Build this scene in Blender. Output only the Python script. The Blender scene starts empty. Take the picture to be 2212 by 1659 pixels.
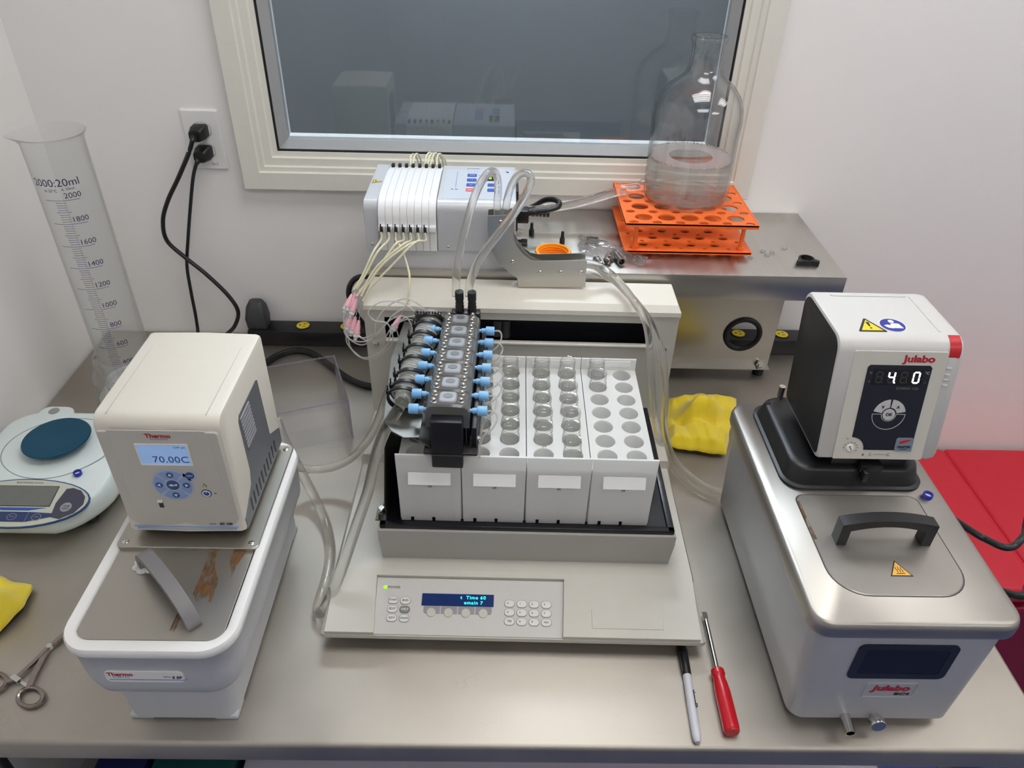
import bpy, bmesh, math, random
from mathutils import Vector, Matrix

random.seed(7)
PI = math.pi
S = bpy.context.scene
COL = S.collection
TZ = 0.9            # height of the bench top above the floor; things are laid out relative to the bench top

# ---------------------------------------------------------------- camera
cam_data = bpy.data.cameras.new('camera')
cam = bpy.data.objects.new('camera', cam_data)
COL.objects.link(cam)
cam_data.sensor_fit = 'HORIZONTAL'
cam_data.sensor_width = 36.0
cam_data.lens = 1621.03 / 2212 * 36.0
cam_data.clip_start = 0.01
cam.matrix_world = Matrix(((0.99973573, -0.01714588, -0.01531318, 0.0),
                           (-0.0023547, 0.58624166, -0.81013281, -1.42),
                           (0.02286767, 0.80995477, 0.58604636, 0.895027 + TZ),
                           (0, 0, 0, 1)))
S.camera = cam

# ---------------------------------------------------------------- world, exposure
world = bpy.data.worlds.new('World')
S.world = world
world.use_nodes = True
world.node_tree.nodes['Background'].inputs[0].default_value = (0.8, 0.85, 0.95, 1)
world.node_tree.nodes['Background'].inputs[1].default_value = 0.02
S.view_settings.view_transform = 'Standard'
S.view_settings.look = 'None'
S.view_settings.exposure = 0.05
S.view_settings.gamma = 1.0
S.view_settings.use_curve_mapping = False
try:
    S.cycles.use_denoising = True
    S.cycles.adaptive_threshold = 0.03
    S.cycles.transparent_max_bounces = 48
    S.cycles.use_light_tree = False
    S.cycles.max_bounces = 10
    S.cycles.diffuse_bounces = 3
    S.cycles.glossy_bounces = 4
    S.cycles.transmission_bounces = 10
    S.cycles.sample_clamp_indirect = 6.0
except Exception:
    pass
LAMP_POWER, LAMP_FAR, LAMP_FILL = 9.3, 7.0, 85.0     # emission of the ceiling lamps: above the bench, mid-room, fill added beyond the window

# ---------------------------------------------------------------- materials
def lin(c):
    c = c / 255.0
    return c / 12.92 if c <= 0.04045 else ((c + 0.055) / 1.055) ** 2.4
def rgb(r, g, b):
    return (lin(r), lin(g), lin(b), 1.0)
MATS = {}
def nodes_of(m):
    m.use_nodes = True
    return m.node_tree.nodes, m.node_tree.links
def mat(name, col, rough=0.5, metal=0.0, var=0.06, scale=60.0, bump=0.0, bscale=400.0, spec=0.5, coat=0.0,
        emit=None, estr=0.0, stretch=None, rvar=0.0, sss=0.0, aniso=0.0, trans=0.0, alpha=1.0):
    if name in MATS:
        return MATS[name]
    m = bpy.data.materials.new(name)
    N, L = nodes_of(m)
    p = N['Principled BSDF']
    c = rgb(*col)
    p.inputs['Roughness'].default_value = rough
    p.inputs['Metallic'].default_value = metal
    p.inputs['Specular IOR Level'].default_value = spec
    p.inputs['Coat Weight'].default_value = coat
    p.inputs['Anisotropic'].default_value = aniso
    p.inputs['Transmission Weight'].default_value = trans
    p.inputs['Alpha'].default_value = alpha
    tc = N.new('ShaderNodeTexCoord')
    src = tc.outputs['Object']
    if stretch:
        mp = N.new('ShaderNodeMapping')
        mp.inputs['Scale'].default_value = stretch
        L.new(src, mp.inputs['Vector'])
        src = mp.outputs['Vector']
    nz = N.new('ShaderNodeTexNoise')
    nz.inputs['Scale'].default_value = scale
    nz.inputs['Detail'].default_value = 2
    L.new(src, nz.inputs['Vector'])
    mx = N.new('ShaderNodeMix')
    mx.data_type = 'RGBA'
    mx.inputs['A'].default_value = tuple(x * (1 - var) for x in c[:3]) + (1,)
    mx.inputs['B'].default_value = tuple(min(1, x * (1 + var)) for x in c[:3]) + (1,)
    L.new(nz.outputs['Fac'], mx.inputs['Factor'])
    L.new(mx.outputs['Result'], p.inputs['Base Color'])
    if rvar:
        mr = N.new('ShaderNodeMapRange')
        mr.inputs['To Min'].default_value = max(0.02, rough - rvar)
        mr.inputs['To Max'].default_value = rough + rvar
        L.new(nz.outputs['Fac'], mr.inputs['Value'])
        L.new(mr.outputs['Result'], p.inputs['Roughness'])
    if bump >= 0.1:
        nb = N.new('ShaderNodeTexNoise')
        nb.inputs['Scale'].default_value = bscale
        nb.inputs['Detail'].default_value = 3
        L.new(src, nb.inputs['Vector'])
        bp = N.new('ShaderNodeBump')
        bp.inputs['Strength'].default_value = bump
        bp.inputs['Distance'].default_value = 0.001
        L.new(nb.outputs['Fac'], bp.inputs['Height'])
        L.new(bp.outputs['Normal'], p.inputs['Normal'])
    if sss:
        p.inputs['Subsurface Weight'].default_value = sss
        p.inputs['Subsurface Radius'].default_value = (1, 1, 1)
        p.inputs['Subsurface Scale'].default_value = 0.004
    if emit:
        p.inputs['Emission Color'].default_value = rgb(*emit)
        p.inputs['Emission Strength'].default_value = estr
        if not name.startswith('lamp'):
            m.cycles.emission_sampling = 'NONE'
    MATS[name] = m
    return m
def clear(name, centre, edge, rough=0.03, ior=1.45, power=2.0, white=0.0):
    """thin clear plastic or glass: a Fresnel reflection over a tinted see-through body, denser where the wall is seen edge-on"""
    m = bpy.data.materials.new(name)
    N, L = nodes_of(m)
    N.clear()
    out = N.new('ShaderNodeOutputMaterial')
    lw = N.new('ShaderNodeLayerWeight')
    lw.inputs['Blend'].default_value = 0.5
    pw = N.new('ShaderNodeMath'); pw.operation = 'POWER'
    pw.inputs[1].default_value = power
    L.new(lw.outputs['Facing'], pw.inputs[0])
    mx = N.new('ShaderNodeMix'); mx.data_type = 'RGBA'
    mx.inputs['A'].default_value = (*centre, 1)
    mx.inputs['B'].default_value = (*edge, 1)
    L.new(pw.outputs[0], mx.inputs['Factor'])
    tr = N.new('ShaderNodeBsdfTransparent')
    L.new(mx.outputs['Result'], tr.inputs['Color'])
    body = tr.outputs[0]
    if white > 0:
        df = N.new('ShaderNodeBsdfDiffuse')
        df.inputs['Color'].default_value = (0.85, 0.85, 0.82, 1)
        tl = N.new('ShaderNodeBsdfTranslucent')
        tl.inputs['Color'].default_value = (0.85, 0.85, 0.82, 1)
        ad = N.new('ShaderNodeMixShader'); ad.inputs[0].default_value = 0.5
        L.new(df.outputs[0], ad.inputs[1]); L.new(tl.outputs[0], ad.inputs[2])
        wm = N.new('ShaderNodeMixShader'); wm.inputs[0].default_value = white
        L.new(body, wm.inputs[1]); L.new(ad.outputs[0], wm.inputs[2])
        body = wm.outputs[0]
    gl = N.new('ShaderNodeBsdfGlossy')
    gl.inputs['Roughness'].default_value = rough
    f0 = ((ior - 1) / (ior + 1)) ** 2
    p5 = N.new('ShaderNodeMath'); p5.operation = 'POWER'; p5.inputs[1].default_value = 5.0
    L.new(lw.outputs['Facing'], p5.inputs[0])
    fr = N.new('ShaderNodeMath'); fr.operation = 'MULTIPLY_ADD'
    fr.inputs[1].default_value = 1 - f0; fr.inputs[2].default_value = f0
    L.new(p5.outputs[0], fr.inputs[0])
    ms = N.new('ShaderNodeMixShader')
    L.new(fr.outputs[0], ms.inputs[0]); L.new(body, ms.inputs[1]); L.new(gl.outputs[0], ms.inputs[2])
    L.new(ms.outputs[0], out.inputs['Surface'])
    MATS[name] = m
    return m
def hose_mat(name, ior, col, keep, milk=0.10, rough=0.04):
    """refracting clear plastic or glass; part of the light goes straight through the thin wall, a little is scattered"""
    m = bpy.data.materials.new(name); N, L = nodes_of(m); N.clear()
    o = N.new('ShaderNodeOutputMaterial'); g = N.new('ShaderNodeBsdfGlass')
    g.inputs['IOR'].default_value = ior; g.inputs['Color'].default_value = (*col, 1); g.inputs['Roughness'].default_value = rough
    tr = N.new('ShaderNodeBsdfTransparent'); df = N.new('ShaderNodeBsdfTranslucent'); df.inputs['Color'].default_value = (0.9, 0.89, 0.86, 1)
    m1 = N.new('ShaderNodeMixShader'); m1.inputs[0].default_value = keep
    m2 = N.new('ShaderNodeMixShader'); m2.inputs[0].default_value = milk
    L.new(tr.outputs[0], m1.inputs[1]); L.new(g.outputs[0], m1.inputs[2])
    L.new(m1.outputs[0], m2.inputs[1]); L.new(df.outputs[0], m2.inputs[2])
    L.new(m2.outputs[0], o.inputs['Surface'])
    MATS[name] = m
def rack_mat(name, col, share):
    m = bpy.data.materials.new(name); N, L = nodes_of(m); N.clear()
    o = N.new('ShaderNodeOutputMaterial'); d = N.new('ShaderNodeBsdfDiffuse'); t = N.new('ShaderNodeBsdfTranslucent'); g = N.new('ShaderNodeBsdfGlossy')
    for x in (d, t):
        x.inputs['Color'].default_value = rgb(*col)
    g.inputs['Roughness'].default_value = 0.35
    m1 = N.new('ShaderNodeMixShader'); m1.inputs[0].default_value = share
    m2 = N.new('ShaderNodeMixShader'); m2.inputs[0].default_value = 0.04
    L.new(d.outputs[0], m1.inputs[1]); L.new(t.outputs[0], m1.inputs[2]); L.new(m1.outputs[0], m2.inputs[1]); L.new(g.outputs[0], m2.inputs[2]); L.new(m2.outputs[0], o.inputs['Surface'])
    MATS[name] = m
def M(n):
    return MATS[n]

# ---------------------------------------------------------------- geometry helpers
def V(*a):
    return Vector(a)
def catmull(pts, sub=8, closed=False):
    pts = [Vector(p) for p in pts]
    n = len(pts)
    if n < 3:
        return pts
    out = []
    rng = n if closed else n - 1
    for i in range(rng):
        if closed:
            a, b, c, d = pts[(i - 1) % n], pts[i], pts[(i + 1) % n], pts[(i + 2) % n]
        else:
            b, c = pts[i], pts[i + 1]
            a = pts[i - 1] if i > 0 else b * 2 - c
            d = pts[i + 2] if i + 2 < n else c * 2 - b
        for k in range(sub):
            t = k / sub
            # centripetal-ish
            out.append(0.5 * ((2 * b) + (c - a) * t + (2 * a - 5 * b + 4 * c - d) * t * t + (3 * b - a - 3 * c + d) * t ** 3))
    if not closed:
        out.append(pts[-1].copy())
    return out
def rrect(w, h, r, n=5, cx=0.0, cy=0.0):
    """counter-clockwise rounded rectangle; r may be a single radius or four (br, tr, tl, bl)"""
    rs = r if isinstance(r, (tuple, list)) else (r, r, r, r)
    out = []
    for (sx, sy, a0), q in zip(((1, -1, -90), (1, 1, 0), (-1, 1, 90), (-1, -1, 180)), rs):
        q = max(q, 1e-5)
        ox, oy = cx + sx * (w / 2 - q), cy + sy * (h / 2 - q)
        for k in range(n + 1):
            a = math.radians(a0 + 90 * k / n)
            out.append((ox + q * math.cos(a), oy + q * math.sin(a)))
    return out
def ellipse(rx, ry, n=24, cx=0.0, cy=0.0, a0=0.0):
    return [(cx + rx * math.cos(a0 + 2 * PI * k / n), cy + ry * math.sin(a0 + 2 * PI * k / n)) for k in range(n)]

class Frame:
    """a flat working plane: origin o, directions u and v, outward normal w"""
    def __init__(self, o, u, v):
        self.o, self.u = Vector(o), Vector(u).normalized()
        v = Vector(v)
        self.v = (v - self.u * v.dot(self.u)).normalized()
        self.w = self.u.cross(self.v)
    def p(self, a, b, h=0.0):
        return self.o + self.u * a + self.v * b + self.w * h
    def mat(self):
        return Matrix(((self.u.x, self.v.x, self.w.x, self.o.x), (self.u.y, self.v.y, self.w.y, self.o.y),
                       (self.u.z, self.v.z, self.w.z, self.o.z), (0, 0, 0, 1)))
class FanFrame(Frame):
    """a plane whose layout widens slightly towards its upper edge"""
    def warp(self, a, b):
        return a * (0.9833 + 0.2272 * b), 1.0749 * b + 0.251 * b * b + 0.00064
    def p(self, a, b, h=0.0):
        return Frame.p(self, *self.warp(a, b), h)
GROUND = Frame((0, 0, 0), (1, 0, 0), (0, 1, 0))

class B:
    def __init__(self):
        self.bm = bmesh.new()
    def _v(self, pts):
        return [self.bm.verts.new(p) for p in pts]
    def face(self, vs):
        try:
            return self.bm.faces.new(vs)
        except ValueError:
            return None
    def box(self, c, s, r=0.0, seg=2, rot=None):
        g = bmesh.ops.create_cube(self.bm, size=1.0)
        vs = g['verts']
        for v in vs:
            v.co = Vector((v.co.x * s[0], v.co.y * s[1], v.co.z * s[2]))
        if r > 0:
            es = list({e for v in vs for e in v.link_edges})
            q = bmesh.ops.bevel(self.bm, geom=es, offset=min(r, min(s) * 0.49), segments=seg, profile=0.5, affect='EDGES')
            vs = [v for v in q['verts']]
            vs = list({v for f in q['faces'] for v in f.verts} | set(vs))
        mtx = Matrix.Translation(Vector(c)) @ (rot.to_4x4() if rot else Matrix.Identity(4))
        bmesh.ops.transform(self.bm, matrix=mtx, verts=[v for v in vs if v.is_valid])
        return self
    def loft(self, loops, cap0=True, cap1=True, closed=True):
        rows = [self._v(l) for l in loops]
        n = len(rows[0])
        for a, b in zip(rows[:-1], rows[1:]):
            for i in range(n if closed else n - 1):
                j = (i + 1) % n
                self.face((a[i], a[j], b[j], b[i]))
        if cap0:
            self.face(list(reversed(rows[0])))
        if cap1:
            self.face(rows[-1])
        return self
    def prism(self, pts, h0, h1, fr=GROUND, cham=0.0):
        """polygon pts (counter-clockwise) in frame fr, from height h0 to h1, with an optional chamfer on the upper edge"""
        loops = [[fr.p(a, b, h0) for a, b in pts]]
        if cham > 0:
            loops.append([fr.p(a, b, h1 - cham) for a, b in pts])
            cx = sum(a for a, b in pts) / len(pts); cy = sum(b for a, b in pts) / len(pts)
            w = max(a for a, b in pts) - min(a for a, b in pts); hh = max(b for a, b in pts) - min(b for a, b in pts)
            fx, fy = 1 - 2 * cham / max(w, 1e-6), 1 - 2 * cham / max(hh, 1e-6)
            loops.append([fr.p(cx + (a - cx) * fx, cy + (b - cy) * fy, h1) for a, b in pts])
        else:
            loops.append([fr.p(a, b, h1) for a, b in pts])
        return self.loft(loops)
    def holed(self, outer, holes, h0, h1, fr=GROUND):
        """a plate with holes right through it"""
        tmp = bmesh.new()
        for loop in [outer] + holes:
            vs = [tmp.verts.new((a, b, 0)) for a, b in loop]
            for i in range(len(vs)):
                tmp.edges.new((vs[i], vs[(i + 1) % len(vs)]))
        bmesh.ops.triangle_fill(tmp, use_beauty=True, use_dissolve=False, edges=tmp.edges[:])
        tmp.verts.index_update()
        co = [(v.co.x, v.co.y) for v in tmp.verts]
        tris = []
        for f in tmp.faces:
            ids = [v.index for v in f.verts]
            if f.normal.z < 0:
                ids.reverse()
            tris.append(ids)
        tmp.free()
        top = self._v([fr.p(a, b, h1) for a, b in co])
        bot = self._v([fr.p(a, b, h0) for a, b in co])
        for t in tris:
            self.face([top[i] for i in t])
            self.face([bot[i] for i in reversed(t)])
        k = 0
        for li, loop in enumerate([outer] + holes):
            n = len(loop)
            for i in range(n):
                a, b = k + i, k + (i + 1) % n
                if li == 0:
                    self.face((bot[a], bot[b], top[b], top[a]))
                else:
                    self.face((top[a], top[b], bot[b], bot[a]))
            k += n
        return self
    def cyl(self, p0, p1, r0, r1=None, n=16, cap=True):
        r1 = r0 if r1 is None else r1
        p0, p1 = Vector(p0), Vector(p1)
        d = (p1 - p0).normalized()
        u = d.orthogonal().normalized()
        w = d.cross(u)
        L = [[p + (u * math.cos(2 * PI * k / n) + w * math.sin(2 * PI * k / n)) * r for k in range(n)] for p, r in ((p0, r0), (p1, r1))]
        return self.loft(L, cap, cap)
    def lathe(self, prof, c=(0, 0, 0), n=32, cap0=True, cap1=True, axis=None):
        """profile of (radius, height) revolved about an axis through c"""
        c = Vector(c)
        d = Vector(axis).normalized() if axis else Vector((0, 0, 1))
        if axis:
            u = d.orthogonal().normalized(); w = d.cross(u)
        else:
            u, w = Vector((1, 0, 0)), Vector((0, 1, 0))
        L = [[c + d * z + (u * math.cos(2 * PI * k / n) + w * math.sin(2 * PI * k / n)) * max(r, 1e-5) for k in range(n)] for r, z in prof]
        return self.loft(L, cap0, cap1)
    def tube(self, pts, r, n=8, sub=8, closed=False, smooth=True, flat=1.0, cap=True, up=None):
        P = catmull(pts, sub, closed) if smooth else [Vector(p) for p in pts]
        m = len(P)
        rad = r if callable(r) else (lambda t: r)
        T = []
        for i in range(m):
            a = P[(i - 1) % m] if (closed or i > 0) else P[0]
            b = P[(i + 1) % m] if (closed or i < m - 1) else P[-1]
            T.append((b - a).normalized() if (b - a).length > 1e-9 else Vector((0, 0, 1)))
        u = Vector(up) - T[0] * Vector(up).dot(T[0]) if up else T[0].orthogonal()
        u.normalize()
        loops = []
        for i in range(m):
            u = (u - T[i] * u.dot(T[i]))
            u.normalize()
            w = T[i].cross(u)
            q = rad(i / max(1, m - 1))
            loops.append([P[i] + u * math.cos(2 * PI * k / n) * q * flat + w * math.sin(2 * PI * k / n) * q for k in range(n)])
        if closed:
            loops.append(loops[0])
            return self.loft(loops, False, False)
        return self.loft(loops, cap, cap)
    def strap(self, pts, w, t, up=(0, 0, 1), sub=8, smooth=True):
        """a flat bar of width w and thickness t along a path; up is roughly the thickness direction"""
        P = catmull(pts, sub) if smooth else [Vector(p) for p in pts]
        loops = []
        side = None
        for i in range(len(P)):
            T = (P[min(i + 1, len(P) - 1)] - P[max(i - 1, 0)]).normalized()
            s = T.cross(Vector(up))
            if s.length < 1e-4:
                s = side or T.orthogonal()
            s.normalize()
            if side and s.dot(side) < 0:
                s = -s
            side = s
            nrm = s.cross(T)
            loops.append([P[i] + s * a * w / 2 + nrm * b * t / 2 for a, b in ((-1, -1), (1, -1), (1, 1), (-1, 1))])
        return self.loft(loops)
    def sphere(self, c, r, n=12, sz=(1, 1, 1)):
        bmesh.ops.create_uvsphere(self.bm, u_segments=n, v_segments=max(6, n // 2 + 2), radius=r,
                                  matrix=Matrix.Translation(Vector(c)) @ Matrix.Diagonal((*sz, 1)))
        return self

NO_SMOOTH = set()
def finish(name, b, material, angle=35):
    bm = b.bm
    bmesh.ops.recalc_face_normals(bm, faces=bm.faces[:])
    me = bpy.data.meshes.new(name)
    bm.to_mesh(me)
    bm.free()
    me.polygons.foreach_set('use_smooth', [True] * len(me.polygons))
    try:
        me.set_sharp_from_angle(angle=math.radians(angle))
    except Exception:
        pass
    if material:
        me.materials.append(MATS[material] if isinstance(material, str) else material)
    return me
def tag(o, label, cat, group=None, kind=None):
    if label: o['label'] = label
    if cat: o['category'] = cat
    if group: o['group'] = group
    if kind: o['kind'] = kind
    return o
def part(name, b, material, parent=None, label=None, angle=35, kind=None):
    """one mesh; under a parent its coordinates are the parent's own, at top level they are bench coordinates"""
    me = b if isinstance(b, bpy.types.Mesh) else finish(name, b, material, angle)
    o = bpy.data.objects.new(name, me)
    COL.objects.link(o)
    if parent is not None:
        o.parent = parent
    else:
        xs = [v.co for v in me.vertices]
        lo = Vector((min(c.x for c in xs), min(c.y for c in xs), min(c.z for c in xs)))
        hi = Vector((max(c.x for c in xs), max(c.y for c in xs), max(c.z for c in xs)))
        c = Vector(((lo.x + hi.x) / 2, (lo.y + hi.y) / 2, lo.z))
        me.transform(Matrix.Translation(-c))
        o.location = c + Vector((0, 0, TZ))
    if label: o['label'] = label
    if kind: o['kind'] = kind
    return o
def thing(name, label, cat, loc=(0, 0, 0), rz=0.0, group=None, kind=None):
    o = bpy.data.objects.new(name, None)
    o.empty_display_size = 0.02
    COL.objects.link(o)
    o.location = Vector(loc) + Vector((0, 0, TZ))
    o.rotation_euler = (0, 0, rz)
    return tag(o, label, cat, group, kind)
def struct(name, b, material, label=None, angle=35):
    o = part(name, b, material, None, label, angle)
    o['kind'] = 'structure'
    return o
FONT_CACHE = {}
def text(name, s, size, fr, a, b, material, parent, align='CENTER', bold=0.0, shear=0.0, h=0.0003, xs=1.0, depth=0.0001, spacing=1.0):
    """flat lettering lying in frame fr around (a, b)"""
    cu = bpy.data.curves.new(name, 'FONT')
    cu.body = s
    cu.size = size
    cu.align_x = align
    cu.align_y = 'CENTER'
    cu.offset = bold
    cu.shear = shear
    cu.extrude = depth
    cu.space_character = spacing
    cu.resolution_u = 3
    to = bpy.data.objects.new(name + '_tmp', cu)
    COL.objects.link(to)
    dg = bpy.context.evaluated_depsgraph_get()
    me = bpy.data.meshes.new_from_object(to.evaluated_get(dg))
    bpy.data.objects.remove(to)
    bpy.data.curves.remove(cu)
    me.name = name
    if hasattr(fr, 'warp'):
        a, b = fr.warp(a, b)
    F = fr.mat() @ Matrix.Translation((a, b, h)) @ Matrix.Diagonal((xs, 1, 1, 1))
    me.transform(F)
    me.materials.clear()
    me.materials.append(MATS[material])
    o = bpy.data.objects.new(name, me)
    COL.objects.link(o)
    o.parent = parent
    return o
def copy_tree(o, parent=None):
    c = o.copy()
    COL.objects.link(c)
    c.parent = parent
    for ch in o.children:
        copy_tree(ch, c)
    return c
def screw(parent, p, d, r=0.003, material='chrome', name='screw', hgt=0.0015):
    b = B()
    d = Vector(d).normalized()
    b.lathe([(r, -0.0005), (r, hgt * 0.4), (r * 0.8, hgt * 0.8), (r * 0.3, hgt), (r * 0.28, hgt * 0.5), (0, hgt * 0.5)], p, 12, True, False, axis=d)
    return part(name, b, material, parent)

# ---------------------------------------------------------------- palette
mat('wall_paint', (245, 243, 241), 0.55, var=0.015, scale=6, bump=0.06, bscale=500)
mat('ceiling_paint', (232, 231, 228), 0.8, var=0.02)
mat('floor_epoxy', (78, 94, 140), 0.3, var=0.12, scale=8)
mat('frame_cream', (230, 228, 218), 0.35, var=0.02)
mat('bead_alu', (158, 160, 161), 0.45, var=0.03)
mat('rubber', (18, 18, 20), 0.6, var=0.1)
mat('black_plastic', (22, 22, 25), 0.4, var=0.1, bump=0.08, bscale=900)
mat('black_gloss', (8, 9, 16), 0.16, var=0.05)
mat('chrome', (205, 203, 198), 0.16, metal=1.0, var=0.05)
mat('white_plastic', (236, 236, 234), 0.35, var=0.015)
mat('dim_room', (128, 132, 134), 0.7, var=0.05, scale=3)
mat('lamp', (255, 255, 255), 0.5, emit=(254, 252, 250), estr=LAMP_POWER)
mat('lamp_far', (255, 255, 255), 0.5, emit=(254, 252, 250), estr=LAMP_FAR)
mat('lamp_fill', (255, 255, 255), 0.5, emit=(240, 246, 255), estr=LAMP_FILL)
mat('lamp_housing', (235, 235, 235), 0.5, var=0.01)
clear('pane', (0.76, 0.79, 0.80), (0.5, 0.55, 0.57), 0.01, 1.78, 3)

# ---------------------------------------------------------------- room shell
XL, XR, YF, ZF, ZC = -0.873, 3.2, -4.6, -TZ, 1.85
WX0, WX1, WZ0, WZ1 = -0.43, 0.405, 0.41, 1.42        # clear opening of the window
b = B()
b.box(((XL + XR) / 2, YF / 2 + 0.0, ZF - 0.05), (XR - XL + 0.2, -YF + 0.2, 0.1))
struct('floor', b, 'floor_epoxy')
b = B()
b.box(((XL + XR) / 2, YF / 2, ZC + 0.05), (XR - XL + 0.2, -YF + 0.2, 0.1))
struct('ceiling', b, 'ceiling_paint')
b = B()
b.box(((XL - 0.1 + WX0) / 2, 0.05, (ZF + ZC) / 2), (WX0 - XL + 0.1, 0.1, ZC - ZF))
b.box(((XR + 0.1 + WX1) / 2, 0.05, (ZF + ZC) / 2), (XR + 0.1 - WX1, 0.1, ZC - ZF))
b.box(((WX0 + WX1) / 2, 0.05, (ZF + WZ0) / 2), (WX1 - WX0, 0.1, WZ0 - ZF))
b.box(((WX0 + WX1) / 2, 0.05, (ZC + WZ1) / 2), (WX1 - WX0, 0.1, ZC - WZ1))
struct('wall_back', b, 'wall_paint')
b = B(); b.box((XL - 0.05, YF / 2, (ZF + ZC) / 2), (0.1, -YF, ZC - ZF)); struct('wall_left', b, 'wall_paint')
b = B(); b.box((XR + 0.05, YF / 2, (ZF + ZC) / 2), (0.1, -YF, ZC - ZF)); struct('wall_right', b, 'wall_paint')
b = B(); b.box(((XL + XR) / 2, YF - 0.05, (ZF + ZC) / 2), (XR - XL + 0.2, 0.1, ZC - ZF)); struct('wall_front', b, 'wall_paint')
# the dim room on the far side of the glass
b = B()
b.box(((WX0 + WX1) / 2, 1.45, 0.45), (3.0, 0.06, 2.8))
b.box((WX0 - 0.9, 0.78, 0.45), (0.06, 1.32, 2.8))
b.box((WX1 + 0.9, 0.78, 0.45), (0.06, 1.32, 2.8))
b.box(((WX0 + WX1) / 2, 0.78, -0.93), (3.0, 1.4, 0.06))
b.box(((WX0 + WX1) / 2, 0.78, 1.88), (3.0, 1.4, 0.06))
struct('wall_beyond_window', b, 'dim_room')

# window: mitred casing, gasket, bead, pane
win = thing('window_1', 'wide interior window with cream stepped frame and dark glass', None, (0, 0, 0), kind='structure')
win['category'] = 'window'
OX0, OX1, OZ0, OZ1 = -0.502, 0.4775, 0.337, 1.49
prof = [(0, 0.0), (0, -0.020), (0.002, -0.022), (0.034, -0.022), (0.036, -0.017), (0.044, -0.017), (0.046, -0.012),
        (0.060, -0.012), (0.062, -0.006), (0.0705, -0.006), (0.0705, 0.004)]
def ring_piece(prof, side):
    """one mitred side of a rectangular frame with the given (inset, y) profile"""
    b = B()
    def c(i, y, k):
        x0, x1, z0, z1 = OX0 + i, OX1 - i, OZ0 + i, OZ1 - i
        return [(x0, y, z0), (x1, y, z0), (x1, y, z1), (x0, y, z1)][k]
    k0, k1 = {'bottom': (0, 1), 'right': (1, 2), 'top': (2, 3), 'left': (3, 0)}[side]
    b.loft([[c(i, y, k0) for i, y in prof], [c(i, y, k1) for i, y in prof]], True, True, True)
    return b
for s in ('bottom', 'right', 'top', 'left'):
    part('casing', ring_piece(prof + [(0.0705, 0.03), (0, 0.0)], s), 'frame_cream', win)
    part('gasket', ring_piece([(0.0706, 0.03), (0.0706, -0.003), (0.0735, -0.003), (0.0735, 0.03)], s), 'rubber', win)
    part('glazing_bead', ring_piece([(0.0736, 0.03), (0.0736, 0.000), (0.0745, -0.001), (0.089, 0.014), (0.089, 0.03)], s), 'bead_alu', win)
b = B()
b.box(((OX0 + OX1) / 2, 0.021, (OZ0 + OZ1) / 2), (OX1 - OX0 - 0.172, 0.006, OZ1 - OZ0 - 0.172))
part('glass_pane', b, 'pane', win)

# ceiling lamps: troffers with four bright tubes each
def ceiling_light(x, y, label, w=1.16, d=0.56, m='lamp'):
    t = thing('ceiling_light', label, 'ceiling light', (x, y, ZC - 0.012), group='ceiling troffer lights')
    b = B(); b.holed(rrect(w + 0.06, d + 0.06, 0.01), [rrect(w, d, 0.005)], -0.02, 0.0); part('lamp_frame', b, 'lamp_housing', t)
    b = B(); b.box((0, 0, -0.001), (w, d, 0.002)); part('reflector', b, 'lamp_housing', t)
    for k in range(4):
        b = B(); yy = (k - 1.5) * d / 4
        b.box((0, yy, -0.012), (w * 0.96, d / 4 * 0.55, 0.012))
        part('lamp_tube', b, m, t)
ceiling_light(0.27, -0.66, 'ceiling light above the right half of the bench', 1.0, 0.6)
ceiling_light(1.95, -0.66, 'ceiling light over the right side of the room', 1.0, 0.6)
ceiling_light(0.35, -2.1, 'ceiling light just behind the viewer', m='lamp_far')
ceiling_light(2.1, -2.5, 'ceiling light in the far right corner of the room', m='lamp_far')
t_ = ceiling_light(-0.05, 0.75, 'added fill light in the room beyond the window', 0.8, 0.3, m='lamp_fill')  # added lamp, no known source; brightens what shows through the glass

# ---------------------------------------------------------------- bench
def steel(name, col, rough, stretch, rv=0.1, scr=0.25, var=0.10):
    m = mat(name, col, rough, metal=1.0, var=var, scale=5, bump=scr, bscale=60, stretch=stretch, rvar=rv)
    return m
steel('steel', (208, 205, 199), 0.33, (18, 1.2, 1), 0.10, 0.05)
steel('steel_dark', (180, 176, 167), 0.36, (1, 1, 1), 0.12, 0.10)
steel('steel_brushed', (190, 187, 180), 0.30, (3, 3, 200), 0.03, 0.03, 0.035)
m = mat('bench_steel', (180, 174, 164), 0.50, metal=1.0, var=0.16, scale=9, rvar=0.08)
N, L = nodes_of(m)             # fine scratches and dull smears worn into the sheet
tc = N.new('ShaderNodeTexCoord')
vo = N.new('ShaderNodeTexVoronoi'); vo.feature = 'DISTANCE_TO_EDGE'; vo.inputs['Scale'].default_value = 26.0
mp = N.new('ShaderNodeMapping'); mp.inputs['Scale'].default_value = (1.0, 0.45, 1.0); mp.inputs['Rotation'].default_value = (0, 0, 0.5)
nw = N.new('ShaderNodeTexNoise'); nw.inputs['Scale'].default_value = 14.0
ad = N.new('ShaderNodeVectorMath'); ad.operation = 'ADD'
L.new(tc.outputs['Object'], mp.inputs['Vector']); L.new(tc.outputs['Object'], nw.inputs['Vector'])
sc_ = N.new('ShaderNodeVectorMath'); sc_.operation = 'SCALE'; sc_.inputs['Scale'].default_value = 0.06
L.new(nw.outputs['Color'], sc_.inputs[0]); L.new(mp.outputs['Vector'], ad.inputs[0]); L.new(sc_.outputs[0], ad.inputs[1])
L.new(ad.outputs[0], vo.inputs['Vector'])
rp = N.new('ShaderNodeMapRange'); rp.inputs['From Max'].default_value = 0.012
L.new(vo.outputs['Distance'], rp.inputs['Value'])
n2 = N.new('ShaderNodeTexNoise'); n2.inputs['Scale'].default_value = 5.0; L.new(tc.outputs['Object'], n2.inputs['Vector'])
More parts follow.
